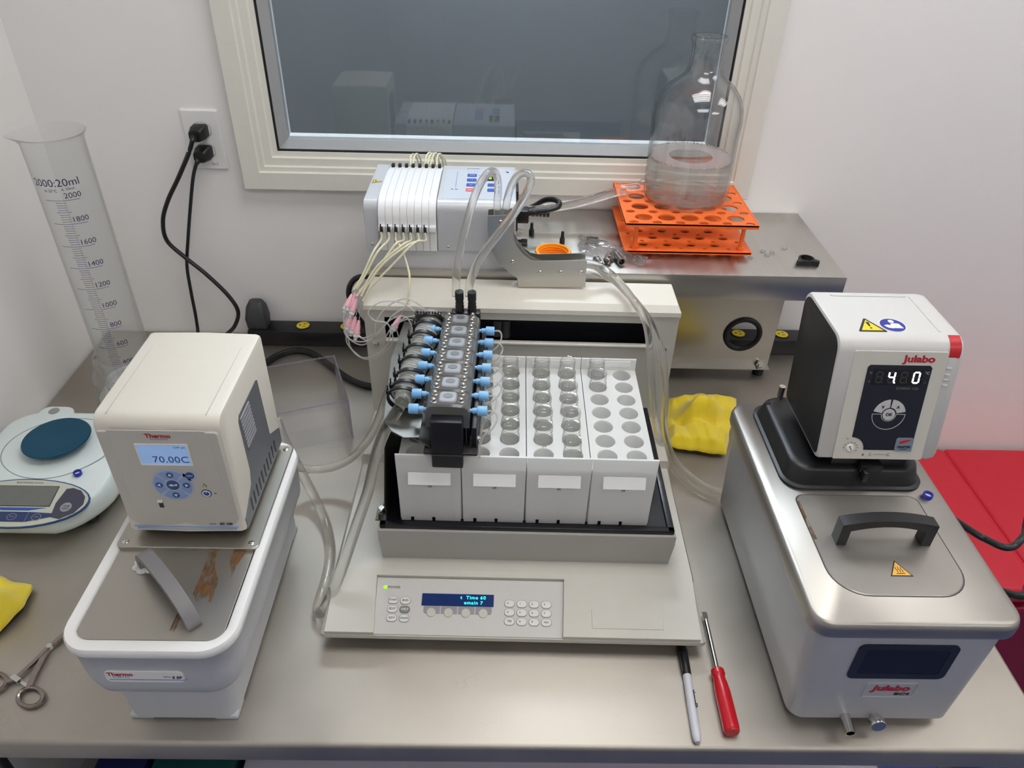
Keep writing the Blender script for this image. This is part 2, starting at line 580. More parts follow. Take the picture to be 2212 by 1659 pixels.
rg = N.new('ShaderNodeMapRange'); rg.inputs['From Min'].default_value = 0.5; rg.inputs['From Max'].default_value = 0.75; rg.inputs['To Min'].default_value = 0.0; rg.inputs['To Max'].default_value = 0.20
L.new(n2.outputs['Fac'], rg.inputs['Value'])
iv = N.new('ShaderNodeMath'); iv.operation = 'SUBTRACT'; iv.inputs[0].default_value = 1.0; L.new(rp.outputs['Result'], iv.inputs[1])
mm = N.new('ShaderNodeMath'); mm.operation = 'MULTIPLY'; L.new(iv.outputs[0], mm.inputs[0]); L.new(rg.outputs['Result'], mm.inputs[1])
bs = N['Principled BSDF']; old = bs.inputs['Base Color'].links[0].from_socket
mx = N.new('ShaderNodeMix'); mx.data_type = 'RGBA'; mx.inputs['B'].default_value = (0.12, 0.11, 0.10, 1)
L.new(mm.outputs[0], mx.inputs['Factor']); L.new(old, mx.inputs['A']); L.new(mx.outputs['Result'], bs.inputs['Base Color'])
mat('table_leg', (150, 150, 150), 0.35, metal=1.0)
bench = thing('steel_workbench', 'stainless steel workbench with scratched top carrying the instruments', 'workbench', (-0.08, -0.47, 0))
BX0, BX1, BY0, BY1 = -0.868, 0.700, -0.939, -0.003
ox, oy = -0.08, -0.47
b = B()
b.box(((BX0 + BX1) / 2 - ox, (BY0 + BY1) / 2 - oy, -0.0195), (BX1 - BX0, BY1 - BY0, 0.039), 0.006, 3)
part('worktop', b, 'bench_steel', bench)
for lx, ly in ((-0.690, BY0 + 0.045), (BX1 - 0.06, BY0 + 0.045), (-0.690, BY1 - 0.06), (BX1 - 0.06, BY1 - 0.06)):
    b = B(); b.cyl((lx - ox, ly - oy, -TZ), (lx - ox, ly - oy, -0.039), 0.021, n=20); part('leg', b, 'table_leg', bench)
b = B(); b.box(((BX0 + BX1) / 2 - ox, (BY0 + BY1) / 2 - oy, -0.66), (BX1 - BX0 - 0.06, BY1 - BY0 - 0.06, 0.03), 0.004); part('undershelf', b, 'steel', bench)

# ---------------------------------------------------------------- common materials for the instruments
mat('light_grey_plastic', (190, 192, 196), 0.5, var=0.02, bump=0.12, bscale=700)
mat('warm_white', (216, 211, 199), 0.45, var=0.02, bump=0.05, bscale=900)
mat('grey_bezel', (196, 192, 184), 0.45, var=0.02)
mat('mid_grey', (108, 110, 116), 0.5, var=0.04)
mat('slat_grey', (150, 151, 156), 0.5, var=0.03)
mat('dark_grey', (52, 53, 56), 0.5, var=0.06)
mat('handle_grey', (126, 124, 126), 0.55, var=0.04, bump=0.1)
mat('label_white', (232, 231, 229), 0.4, var=0.01)
mat('ink_black', (30, 30, 34), 0.5)
mat('ink_grey', (120, 118, 116), 0.5)
mat('ink_red', (178, 30, 52), 0.5)
mat('ink_blue', (58, 88, 150), 0.5)
mat('line_blue', (150, 172, 206), 0.5)
mat('pad_blue', (138, 164, 212), 0.4)
mat('pad_rim', (176, 188, 206), 0.4)
mat('button_blue', (52, 82, 140), 0.4)
mat('sticker_yellow', (238, 208, 40), 0.45)
mat('sticker_orange', (240, 186, 88), 0.45)
mat('sealant', (214, 214, 210), 0.25, var=0.15, bump=0.5, bscale=120)
mat('lcd_blue', (140, 172, 216), 0.3, emit=(140, 174, 222), estr=0.35)
mat('lcd_ink', (52, 82, 128), 0.4)
m = mat('rust', (112, 76, 36), 0.7, var=0.4, scale=120)
N, L = nodes_of(m)             # streaky, broken film of rust
tc = N.new('ShaderNodeTexCoord'); mp = N.new('ShaderNodeMapping'); mp.inputs['Scale'].default_value = (260, 60, 60)
nr = N.new('ShaderNodeTexNoise'); nr.inputs['Scale'].default_value = 1.0; nr.inputs['Detail'].default_value = 4.0
L.new(tc.outputs['Object'], mp.inputs['Vector']); L.new(mp.outputs['Vector'], nr.inputs['Vector'])
rr = N.new('ShaderNodeMapRange'); rr.inputs['From Min'].default_value = 0.38; rr.inputs['From Max'].default_value = 0.58; rr.inputs['To Min'].default_value = 0.05; rr.inputs['To Max'].default_value = 0.9
L.new(nr.outputs['Fac'], rr.inputs['Value']); L.new(rr.outputs['Result'], N['Principled BSDF'].inputs['Alpha'])

def done(t, loc):
    """parts were written in bench coordinates: bring their meshes into the thing's own frame"""
    T = Matrix.Translation(-Vector(loc))
    seen = set()
    def walk(o):
        for c in o.children:
            if c.data and c.data.name not in seen:
                seen.add(c.data.name)
                c.data.transform(T)
            walk(c)
    walk(t)
def zloop(w, l, r, cx, cy, z, n=6):
    return [(a, b_, z) for a, b_ in rrect(w, l, r, n, cx, cy)]
def flat(name, pts, fr, h, material, parent, h0=-0.0004):
    return part(name, B().prism(pts, h0, h, fr), material, parent)

# ---------------------------------------------------------------- left circulator
LOC = (-0.386, -0.75, 0)
t = thing('heating_circulator', 'small bath circulator with blue lit display reading 70.00C', 'circulator', LOC)
cx = -0.386
b = B()                       # tank: slim foot, bulging tub above
yb = -0.578
def tl(w, yf, r, z):
    return zloop(w, yb - yf, r, cx, (yb + yf) / 2, z, 7)
b.loft([tl(0.134, -0.908, 0.018, 0.006), tl(0.137, -0.909, 0.018, 0.05), tl(0.142, -0.909, 0.02, 0.080), tl(0.154, -0.918, 0.026, 0.0815), tl(0.168, -0.9235, 0.03, 0.087),
        tl(0.181, -0.926, 0.034, 0.102), tl(0.187, -0.927, 0.036, 0.125), tl(0.189, -0.927, 0.036, 0.158), tl(0.192, -0.929, 0.037, 0.160)])
part('tank', b, 'light_grey_plastic', t, angle=50)
for sx in (-1, 1):
    for yy in (-0.893, yb - 0.02):
        b = B(); b.box((cx + sx * 0.052, yy, 0.004), (0.030, 0.028, 0.0085), 0.003); part('foot', b, 'light_grey_plastic', t)
b = B()                       # rim
def rl(w, yf, r, z, back=yb):
    return zloop(w, back - yf, r, cx, (back + yf) / 2, z, 7)
b.loft([rl(0.192, -0.929, 0.037, 0.160), rl(0.195, -0.931, 0.038, 0.163), rl(0.195, -0.931, 0.038, 0.170), rl(0.191, -0.929, 0.036, 0.1735),
        rl(0.171, -0.917, 0.022, 0.1735, yb - 0.012), rl(0.167, -0.914, 0.02, 0.171, yb - 0.014), rl(0.167, -0.914, 0.02, 0.160, yb - 0.014)], True, True)
part('rim', b, 'white_plastic', t, angle=50)
b = B(); b.prism(rrect(0.164, 0.142, (0.003, 0.003, 0.003, 0.003), 3, cx, -0.842), 0.160, 0.1712, GROUND, 0.0008)
lid = part('lid', b, 'steel_dark', t)
b = B()                       # strap handle lying diagonally over the lid
hA, hB = Vector((-0.4269, -0.8091, 0.1710)), Vector((-0.3414, -0.8930, 0.1710))
d = (hB - hA)
pts = [hA, hA + d * 0.02 + V(0, 0, 0.016), hA + d * 0.12 + V(0, 0, 0.030), hA + d * 0.35 + V(0, 0, 0.036), hA + d * 0.65 + V(0, 0, 0.034), hA + d * 0.9 + V(0, 0, 0.022), hB + V(0, 0, 0.006), hB]
b.strap(pts, 0.016, 0.009, up=(0, 0, 1))
part('handle', b, 'handle_grey', t)
b = B()
for k in range(7):
    a = k * 0.9
    b.sphere(hA + V(0.010 * math.cos(a), 0.009 * math.sin(a), 0.001), 0.0055, 8, (1.2, 1, 0.5))
part('sealant_bead', b, 'sealant', t)
RUST = [[(-0.3581, -0.7862, 0.1714), (-0.3495, -0.7846, 0.1714), (-0.3436, -0.8102, 0.1714), (-0.3326, -0.8312, 0.1714), (-0.3318, -0.8627, 0.1714), (-0.3423, -0.8550, 0.1714), (-0.3487, -0.8617, 0.1714), (-0.3570, -0.8499, 0.1714), (-0.3561, -0.8267, 0.1714)],
        [(-0.3284, -0.7782, 0.1714), (-0.3132, -0.7748, 0.1714), (-0.3131, -0.7877, 0.1714), (-0.3172, -0.8047, 0.1714), (-0.3195, -0.8254, 0.1714), (-0.3281, -0.8005, 0.1714)],
        [(-0.3648, -0.8736, 0.1714), (-0.3576, -0.8760, 0.1714), (-0.3598, -0.9021, 0.1714), (-0.3653, -0.9010, 0.1714)]]
for q in RUST:
    pl = [(p[0], p[1]) for p in q]
    if sum((pl[i][0] * pl[(i + 1) % len(pl)][1] - pl[(i + 1) % len(pl)][0] * pl[i][1]) for i in range(len(pl))) < 0:
        pl.reverse()
    b = B(); b.prism(pl, 0.1708, 0.17135); part('rust_stain', b, 'rust', t)
b = B(); b.prism(rrect(0.176, 0.197, 0.008, 4, cx, -0.686), 0.171, 0.1765, GROUND, 0.001); part('mounting_plate', b, 'steel_dark', t)
for sx in (-1, 1):
    for yy in (-0.776, -0.597):
        screw(t, (cx + sx * 0.078, yy, 0.1765), (0, 0, 1), 0.0042)
# head: casing with curved chin
hx0, hx1, hyf, hyb, hz0, hz1 = cx - 0.072, cx + 0.072, -0.766, -0.588, 0.186, 0.365
b = B()
prof = []                     # side profile (y, z), extruded along x
prof += [(hyf + 0.004, hz0), (hyf - 0.002, hz0 + 0.004), (hyf, hz0 + 0.03), (hyf, hz1 - 0.022)]
for k in range(1, 7):
    a = k / 6 * PI / 2
    prof.append((hyf + 0.016 - 0.016 * math.cos(a), hz1 - 0.016 + 0.016 * math.sin(a)))
prof += [(hyb, hz1 + 0.001), (hyb, hz0)]
XS = [(hx0, 0.006), (hx0 + 0.0015, 0.002), (hx0 + 0.006, 0), (cx, -0.0015), (hx1 - 0.006, 0), (hx1 - 0.0015, 0.002), (hx1, 0.006)]
ycen, zcen = (hyf + hyb) / 2, (hz0 + hz1) / 2
loops = []
for x, ins in XS:
    loops.append([(x, y + (ins if y < ycen else -ins * 0.3), z - (ins * 0.8 if z > zcen else -ins * 0.3)) for y, z in prof])
b.loft(loops)
head = part('head_casing', b, 'warm_white', t, angle=40)
for x in (hx0 + 0.016, hx1 - 0.016):         # moulded seams along the top
    b = B(); b.box((x, (hyf + hyb) / 2 + 0.004, hz1 + 0.0006), (0.0009, hyb - hyf - 0.01, 0.0008)); part('seam', b, 'grey_bezel', head)
b = B(); b.box((cx, -0.69, 0.181), (0.124, 0.13, 0.012), 0.003); part('head_foot', b, 'dark_grey', t)
FR = Frame((cx, hyf - 0.0012, 0), (1, 0, 0), (0, 0, 1))
def ax(u, z): return (u - cx, z)
b = B(); b.prism(rrect(0.136, 0.150, (0.018, 0.004, 0.004, 0.018), 5, 0, 0.2735), -0.002, 0.0012, FR, 0.0008); bez = part('bezel', b, 'grey_bezel', t)
b = B(); b.prism(rrect(0.1115, 0.1285, (0.010, 0.003, 0.003, 0.010), 5, 0, 0.2870), 0.0008, 0.0020, FR, 0.0004); fp = part('front_panel', b, 'grey_bezel', t, 'warm grey front panel with display and keypad')
FP = Frame((cx, hyf - 0.0032, 0), (1, 0, 0), (0, 0, 1))
for (w, h, z, m) in ((0.128, 0.0016, 0.1975, 'line_blue'), (0.122, 0.0024, 0.1935, 'pad_rim')):
    flat('chin_line', rrect(w, h, 0.0005, 2, 0, z), FP, 0.0003, m, t, -0.004)
b = B(); b.holed(rrect(0.0600, 0.0325, 0.0006, 2, 0.0016, 0.3160), [rrect(0.0570, 0.0295, 0.0004, 2, 0.0016, 0.3160)], -0.0005, 0.0010, FP); part('display_frame', b, 'label_white', t)
dp = flat('display', rrect(0.0570, 0.0295, 0.0004, 2, 0.0016, 0.3160), FP, 0.0002, 'lcd_blue', t)
text('lettering', '70.00C', 0.0135, FP, 0.0076, 0.3080, 'lcd_ink', dp, xs=1.02, spacing=1.05)
text('lettering', '12:07 pm', 0.0038, FP, 0.0210, 0.3270, 'lcd_ink', dp)
text('lettering', 'Thermo', 0.0078, FP, 0.0010, 0.3435, 'ink_red', t, bold=0.00025, xs=1.12)
text('lettering', 'SCIENTIFIC', 0.0031, FP, 0.0016, 0.3388, 'ink_grey', t, spacing=1.35)
# keypad
k0 = (0.0005, 0.2685)
b = B(); b.prism(ellipse(0.0248, 0.0248, 40, *k0), 0, 0.0004, FP); pad = part('keypad', b, 'pad_rim', t)
flat('menu_ring', ellipse(0.0082, 0.0082, 24, k0[0] + 0.0232, k0[1] + 0.0155), FP, 0.0004, 'pad_rim', pad)
for q in range(4):
    a0 = math.radians(45 + 90 * q + 5); a1 = math.radians(135 + 90 * q - 5)
    outer = [(k0[0] + 0.0222 * math.cos(a0 + (a1 - a0) * i / 10), k0[1] + 0.0222 * math.sin(a0 + (a1 - a0) * i / 10)) for i in range(11)]
    inner = [(k0[0] + 0.0098 * math.cos(a1 + (a0 - a1) * i / 8), k0[1] + 0.0098 * math.sin(a1 + (a0 - a1) * i / 8)) for i in range(9)]
    s = flat('key', outer + inner, FP, 0.0007, 'pad_blue', pad)
    am = (a0 + a1) / 2
    c = (k0[0] + 0.0160 * math.cos(am), k0[1] + 0.0160 * math.sin(am))
    flat('key_disc', ellipse(0.0042, 0.0042, 18, *c), FP, 0.0009, 'button_blue', pad)
    tri = [(c[0] + 0.0026 * math.cos(am + j * 2 * PI / 3), c[1] + 0.0026 * math.sin(am + j * 2 * PI / 3)) for j in range(3)]
    flat('arrow', tri, FP, 0.0011, 'label_white', pad)
flat('enter_key', ellipse(0.0075, 0.0075, 26, *k0), FP, 0.0009, 'button_blue', pad)
flat('arrow', [(k0[0] - 0.005, k0[1]), (k0[0] - 0.001, k0[1] - 0.002), (k0[0] - 0.001, k0[1] - 0.0008), (k0[0] + 0.005, k0[1] - 0.0008), (k0[0] + 0.005, k0[1] + 0.0022), (k0[0] + 0.0036, k0[1] + 0.0022), (k0[0] + 0.0036, k0[1] + 0.0008), (k0[0] - 0.001, k0[1] + 0.0008), (k0[0] - 0.001, k0[1] + 0.002)], FP, 0.0011, 'label_white', pad)
flat('menu_key', ellipse(0.0052, 0.0052, 20, k0[0] + 0.0232, k0[1] + 0.0155), FP, 0.0009, 'button_blue', pad)
text('lettering', 'MENU', 0.0024, FP, k0[0] + 0.0232, k0[1] + 0.0155, 'label_white', pad, h=0.001)
pw = flat('power_button', ellipse(0.0062, 0.0062, 24, 0.0372, 0.2555), FP, 0.0006, 'button_blue', t)
b = B(); b.holed(ellipse(0.0050, 0.0050, 20, 0.0372, 0.2555), [ellipse(0.0036, 0.0036, 20, 0.0372, 0.2555)], 0.0, 0.0010, FP); part('power_ring', b, 'label_white', pw)
flat('power_mark', rrect(0.0007, 0.003, 0.0002, 2, 0.0372, 0.2580), FP, 0.0011, 'label_white', pw)
flat('warning_mark', [(0.0346, 0.2665), (0.0402, 0.2665), (0.0374, 0.2712)], FP, 0.0005, 'ink_black', t)
flat('warning_mark', [(0.0354, 0.2670), (0.0394, 0.2670), (0.0374, 0.2703)], FP, 0.0006, 'sticker_yellow', t)
flat('indicator', rrect(0.003, 0.0018, 0.0006, 3, 0.0478, 0.2556), FP, 0.0005, 'ink_grey', t)
sl = flat('usb_slot', rrect(0.0052, 0.0098, 0.0006, 2, -0.0215, 0.2355), FP, 0.0004, 'dark_grey', t)
flat('slot_cover', rrect(0.0060, 0.0034, 0.0008, 2, -0.0215, 0.2415), FP, 0.0018, 'label_white', sl)
text('lettering', 'SC 100', 0.0052, FP, 0.0500, 0.2035, 'ink_black', t, bold=0.0002, shear=0.15)
text('lettering', 'Thermo', 0.0026, FP, 0.0335, 0.2032, 'ink_black', t, shear=0.2)
# right flank: grey grille panel with louvres and slots
FS = Frame((hx1, 0, 0), (0, 1, 0), (0, 0, 1))
b = B(); b.prism([(-0.762, hz0 + 0.002), (-0.592, hz0 + 0.002), (-0.592, 0.213), (-0.630, 0.232), (-0.634, 0.326), (-0.640, 0.329), (-0.711, 0.329), (-0.716, 0.322), (-0.716, 0.245), (-0.722, 0.228), (-0.762, 0.205)], -0.003, 0.0008, FS); sp = part('side_panel', b, 'mid_grey', t)
for k in range(9):
    b = B(); z = 0.322 - k * 0.0058
    b.box((hx1 + 0.0012, -0.694 + k * 0.0004, z), (0.0020, 0.036, 0.0040), 0.0006); part('louvre', b, 'slat_grey', sp)
for k in range(10):
    b = B(); b.box((hx1 + 0.0008, -0.735 + k * 0.0125, 0.2045), (0.0012, 0.0032, 0.020)); part('vent_slot', b, 'ink_black', sp)
# name plate on the tub
FT = Frame((cx, -0.9278, 0), (1, 0, 0), (0, 0, 1))
b = B(); b.prism(rrect(0.088, 0.0205, (0.006, 0.006, 0.006, 0.006), 4, -0.0085, 0.124), -0.003, 0.0008, FT, 0.0004); npl = part('name_plate', b, 'label_white', t)
text('lettering', 'Thermo', 0.0088, FT, -0.035, 0.1287, 'ink_red', npl, bold=0.00025, h=0.001)
text('lettering', 'SCIENTIFIC', 0.0030, FT, -0.0345, 0.1238, 'ink_grey', npl, h=0.001, spacing=1.3)
text('lettering', 'S 5P', 0.0062, FT, 0.0275, 0.1235, 'ink_black', npl, h=0.001, bold=0.0002, shear=0.2)
text('lettering', 'Thermo', 0.0026, FT, 0.0165, 0.1248, 'ink_black', npl, h=0.001, shear=0.2)
flat('plate_line', rrect(0.086, 0.0022, 0.0005, 2, -0.006, 0.1190), FT, 0.0009, 'line_blue', npl)
done(t, LOC)

# ---------------------------------------------------------------- right circulator
mat('bath_grey', (178, 179, 183), 0.38, metal=0.15, var=0.03, bump=0.05, bscale=700)
mat('lid_steel', (176, 172, 165), 0.42, metal=1.0, var=0.10, scale=14, rvar=0.08, bump=0.05, bscale=250)
mat('head_white', (207, 206, 203), 0.4, var=0.015)
mat('panel_warm', (206, 203, 194), 0.45, var=0.02)
mat('panel_navy', (28, 32, 44), 0.25, var=0.04)
mat('window_dark', (10, 13, 30), 0.12, var=0.1, scale=30)
mat('seg_off', (52, 54, 62), 0.4)
mat('seg_on', (250, 252, 255), 0.4, emit=(235, 242, 255), estr=4.0)
mat('switch_red', (196, 38, 46), 0.35)
mat('sticker_blue', (44, 52, 150), 0.45)
mat('key_light', (196, 196, 196), 0.4)
mat('chip_grey', (120, 136, 152), 0.4)
LOC = (0.4695, -0.705, 0)
t = thing('cooling_circulator', 'large bath circulator with navy panel showing white digits 4.0', 'circulator', LOC)
cx = 0.4695
yf, yk = -0.905, -0.512
def bl(w, f, k, r, z): return zloop(w, k - f, r, cx, (k + f) / 2, z, 6)
b = B()
b.loft([bl(0.196, -0.900, yk - 0.004, 0.016, 0.012), bl(0.204, -0.905, yk, 0.018, 0.016), bl(0.214, -0.905, yk, 0.020, 0.10), bl(0.224, -0.904, yk, 0.022, 0.186)])
part('tank', b, 'bath_grey', t, angle=50)
for sx in (-1, 1):
    for yy in (-0.875, -0.54):
        b = B(); b.cyl((cx + sx * 0.08, yy, 0), (cx + sx * 0.08, yy, 0.014), 0.012); part('foot', b, 'rubber', t)
b = B()
b.loft([bl(0.238, -0.909, yk + 0.005, 0.024, 0.184), bl(0.240, -0.910, yk + 0.006, 0.025, 0.188), bl(0.240, -0.910, yk + 0.006, 0.025, 0.199), bl(0.237, -0.9085, yk + 0.0045, 0.024, 0.2042), bl(0.231, -0.9055, yk + 0.0015, 0.021, 0.207)], True, True)
part('cover', b, 'lid_steel', t, angle=50)
b = B(); b.prism(rrect(0.160, 0.162, (0.040, 0.012, 0.012, 0.040), 8, cx - 0.001, -0.788), 0.2065, 0.2083, GROUND, 0.0010); part('lid', b, 'lid_steel', t)
b = B(); b.holed(rrect(0.1625, 0.1645, (0.041, 0.013, 0.013, 0.041), 8, cx - 0.001, -0.788), [rrect(0.160, 0.162, (0.040, 0.012, 0.012, 0.040), 8, cx - 0.001, -0.788)], 0.2065, 0.2072); part('lid_gap', b, 'dark_grey', t)
# arched black handle
b = B()
FHd = Frame((cx + 0.001, -0.786, 0.208), (1, 0, 0), (0, 0, 1))
hw, hh = 0.058, 0.034
out, inn = [], []
for k in range(13):
    s = -1 + 2 * k / 12
    out.append((s * hw, hh + 0.008 * (1 - s * s)))
    inn.append((s * (hw - 0.012), hh - 0.010 + 0.008 * (1 - s * s)))
poly = [(-hw, 0), (-hw + 0.012, 0)] + inn + [(hw - 0.012, 0), (hw, 0)] + out[::-1]
b.prism(poly, -0.008, 0.008, FHd)
part('handle', b, 'black_plastic', t)
FTp = Frame((0, 0, 0.2083), (1, 0, 0), (0, 1, 0))
tx, ty = 0.474, -0.831
b = B(); b.prism([(tx - 0.0135, ty - 0.0105), (tx + 0.0135, ty - 0.0105), (tx, ty + 0.0135)], -0.0003, 0.0003, FTp); hs = part('hot_sticker', b, 'ink_black', t)
flat('sticker_face', [(tx - 0.0114, ty - 0.0092), (tx + 0.0114, ty - 0.0092), (tx, ty + 0.0110)], FTp, 0.0005, 'sticker_orange', hs)
for k in (-1, 0, 1):
    b = B(); b.tube([(tx + k * 0.003, ty - 0.0045, 0.2088), (tx + k * 0.003 + 0.0008, ty - 0.002, 0.2088), (tx + k * 0.003 - 0.0008, ty + 0.0005, 0.2088), (tx + k * 0.003, ty + 0.003, 0.2088)], 0.0004, 5, 4); part('heat_mark', b, 'ink_black', hs)
flat('heat_bar', rrect(0.010, 0.0009, 0.0002, 2, tx, ty - 0.0066), FTp, 0.0007, 'ink_black', hs)
b = B(); b.strap([(cx - 0.0795, -0.720, 0.2085), (cx - 0.0800, -0.75, 0.2085), (cx - 0.0790, -0.785, 0.2085)], 0.0035, 0.0008); part('rust_stain', b, 'rust', t)
# front window, logo plate, drain stubs
FB = Frame((0, -0.9052, 0), (1, 0, 0), (0, 0, 1))
b = B(); b.prism(rrect(0.116, 0.064, 0.008, 4, 0.4715, 0.1345), -0.004, 0.0008, FB, 0.0004); wn = part('level_window', b, 'window_dark', t)
b = B(); b.holed(rrect(0.116, 0.064, 0.008, 4, 0.4715, 0.1345), [rrect(0.096, 0.046, 0.003, 3, 0.4715, 0.1355)], 0.0005, 0.0012, FB); part('window_border', b, 'panel_navy', wn)
b = B(); b.holed(rrect(0.062, 0.029, 0.003, 3, 0.475, 0.078), [rrect(0.0605, 0.0275, 0.0026, 3, 0.475, 0.078)], -0.002, 0.0008, FB); lp = part('logo_frame', b, 'light_grey_plastic', t)
text('lettering', 'Julabo', 0.0150, FB, 0.4755, 0.0812, 'ink_red', lp, bold=0.00055, shear=0.12, xs=1.22)
text('lettering', 'BC4', 0.0066, FB, 0.4910, 0.0698, 'ink_black', lp, bold=0.0002, xs=1.6, shear=0.1)
b = B(); b.lathe([(0.0062, -0.01), (0.0062, 0.022), (0.0068, 0.022), (0.0068, 0.0235), (0.0052, 0.0235), (0.0052, 0.006), (0, 0.006)], (0.436, -0.904, 0.021), 20, True, True, axis=(0, -1, -0.08)); part('drain_tube', b, 'chrome', t)
b = B(); b.lathe([(0.0052, -0.01), (0.0052, 0.008), (0.0092, 0.008), (0.0095, 0.010), (0.0095, 0.0165), (0.0088, 0.0175), (0, 0.0175)], (0.4715, -0.904, 0.023), 24, True, True, axis=(0, -1, 0.1)); part('drain_knob', b, 'chrome', t)
# black plinth
b = B()
def pl(w, f, k, r, z): return zloop(w, k - f, r, 0.4730, (k + f) / 2, z, 6)
b.loft([pl(0.190, -0.698, -0.517, 0.026, 0.207), pl(0.190, -0.698, -0.517, 0.026, 0.211), pl(0.182, -0.694, -0.521, 0.026, 0.2125), pl(0.174, -0.688, -0.527, 0.026, 0.232), pl(0.166, -0.684, -0.531, 0.024, 0.236), pl(0.150, -0.676, -0.539, 0.020, 0.236)], True, True)
part('plinth', b, 'black_plastic', t, angle=50)
for p in ((0.393, -0.545, 0.236), (0.393, -0.660, 0.235)):
    b = B(); b.lathe([(0.004, 0), (0.004, 0.0006), (0.0028, 0.001), (0, 0.0004)], p, 12); part('recess_screw', b, 'black_gloss', t)
b = B(); b.cyl((0.4155, -0.528, 0.236), (0.4155, -0.528, 0.254), 0.0048, n=16); part('hose_stub', b, 'chrome', t)
b = B(); b.box((0.487, -0.640, 0.246), (0.10, 0.08, 0.022), 0.003); part('head_foot', b, 'black_plastic', t)
b = B(); b.box((0.487, -0.686, 0.240), (0.030, 0.012, 0.012), 0.002); b.box((0.478, -0.694, 0.233), (0.007, 0.014, 0.016), 0.002); part('drive_clip', b, 'black_plastic', t)
# head: white shell wrapping top and front; black flanks
hx0, hx1 = 0.4105, 0.5670
tf, tb, bf, bb_, zt, zb = -0.660, -0.528, -0.690, -0.552, 0.418, 0.254
def headprof(ins):
    """side outline (y, z) counter-clockwise seen from the right, shrunk by ins"""
    P = []
    def arc(c0, r, a0, a1, n=6):
        for k in range(n + 1):
            a = math.radians(a0 + (a1 - a0) * k / n)
            P.append((c0[0] + (r) * math.cos(a), c0[1] + (r) * math.sin(a)))
    r = 0.020
    arc((bb_ - 0.008 - ins, zb + 0.008 + ins), 0.008, -90, 0, 3)
    arc((tb - 0.016 - ins, zt - 0.016 - ins), 0.016, 0, 90)
    arc((tf + r + ins, zt - r - ins), r, 90, 172)
    arc((bf + 0.008 + ins, zb + 0.008 + ins), 0.008, 190, 270, 3)
    return P
b = B()
seq = [(hx0, 0.004), (hx0 + 0.001, 0.0012), (hx0 + 0.004, 0), (hx1 - 0.012, 0), (hx1 - 0.005, 0.0012), (hx1 - 0.001, 0.005), (hx1, 0.009)]
b.loft([[(x, y, z) for y, z in headprof(i)] for x, i in seq])
sh = part('head_shell', b, 'head_white', t, angle=40)
b = B(); b.loft([[(x, y, z) for y, z in headprof(i)] for x, i in ((hx0 - 0.0012, 0.006), (hx0 - 0.0006, 0.0045), (hx0 + 0.004, 0.0045))]); part('side_panel', b, 'black_plastic', t, 'black side panel')
for (y0, x0, w, l) in ((-0.548, 0.484, 0.100, 0.0012),):
    b = B(); b.box((x0, y0, zt + 0.0004), (w, 0.004, 0.0012), 0.0005); part('top_rib', b, 'head_white', sh)
b = B(); b.box((0.5395, -0.592, zt + 0.0003), (0.003, 0.088, 0.0010), 0.0004); part('top_rib', b, 'head_white', sh)
# front panel lies on the sloping face
FF = Frame((0, tf - 0.0006, zt - 0.020), (1, 0, 0), (0, bf - tf + 0.0, zb - zt + 0.028))
FF = Frame(FF.o, FF.u, -FF.v)          # v points up the face
def fz(z): return (z - (zt - 0.020)) / (FF.v.z)
b = B(); b.prism(rrect(0.1155, fz(0.404) - fz(0.2585), 0.002, 3, 0.4875, (fz(0.404) + fz(0.2585)) / 2), -0.002, 0.0012, FF, 0.0004); fp = part('front_panel', b, 'panel_warm', t)
ncx = 0.4880
z0, z1 = fz(0.272), fz(0.3865)
nav = [(0.4490, z1), (0.4490, z0 + 0.018)]
for k in range(7):
    a = math.radians(90 - 90 * k / 6)
    nav.append((0.4490 - 0.0 + 0.018 * math.cos(a), z0 + 0.018 * math.sin(a) - 0.0))
nav += [(0.5285, z0), (0.5285, z1 - 0.003), (0.5255, z1)]
nav[0] = (0.4520, z1); nav.insert(1, (0.4490, z1 - 0.003))
b = B(); b.prism(nav, 0.0, 0.0018, FF); nv = part('navy_field', b, 'panel_navy', t)
FN = Frame(FF.p(0, 0, 0.0018), FF.u, FF.v)
text('lettering', 'Julabo', 0.0125, FN, 0.5105, fz(0.3945), 'ink_red', t, bold=0.0005, xs=1.25, h=-0.0004)
def seg7(x, v, w, h, s, lit, parent):
    q = 0.0018
    S7 = {'a': (0, h / 2, w, q), 'd': (0, -h / 2, w, q), 'g': (0, 0, w, q), 'f': (-w / 2, h / 4, q, h / 2), 'b': (w / 2, h / 4, q, h / 2), 'e': (-w / 2, -h / 4, q, h / 2), 'c': (w / 2, -h / 4, q, h / 2)}
    for k, (dx, dv, ww, hh_) in S7.items():
        on = k in lit
        flat('segment', rrect(ww * (0.82 if ww > q else 1), hh_ * (0.86 if hh_ > q else 1), 0.0004, 1, x + dx, v + dv), FN, 0.0005 if on else 0.0003, 'seg_on' if on else 'seg_off', parent)
sv = fz(0.371)
b = B(); b.prism(rrect(0.062, 0.020, 0.001, 2, 0.4885, sv), 0, 0.0002, FN); dsp = part('digit_field', b, 'black_gloss', t)
for k, lit in enumerate(('', 'fgbc', '', 'abcdef')):
    seg7(0.4655 + k * 0.0153, sv, 0.0072, 0.0140, None, lit, dsp)
flat('decimal_point', ellipse(0.0010, 0.0010, 8, 0.4855, sv - 0.0072), FN, 0.0005, 'seg_on', dsp)
for k in (0, 2):
    flat('decimal_point', ellipse(0.0009, 0.0009, 8, 0.4702 + k * 0.0153, sv - 0.0072), FN, 0.0003, 'seg_off', dsp)
text('lettering', '°C', 0.0048, FN, 0.5237, sv + 0.006, 'key_light', nv)
text('lettering', 'CORIO CD', 0.0040, FN, 0.5035, fz(0.3565), 'ink_grey', nv, xs=1.45)
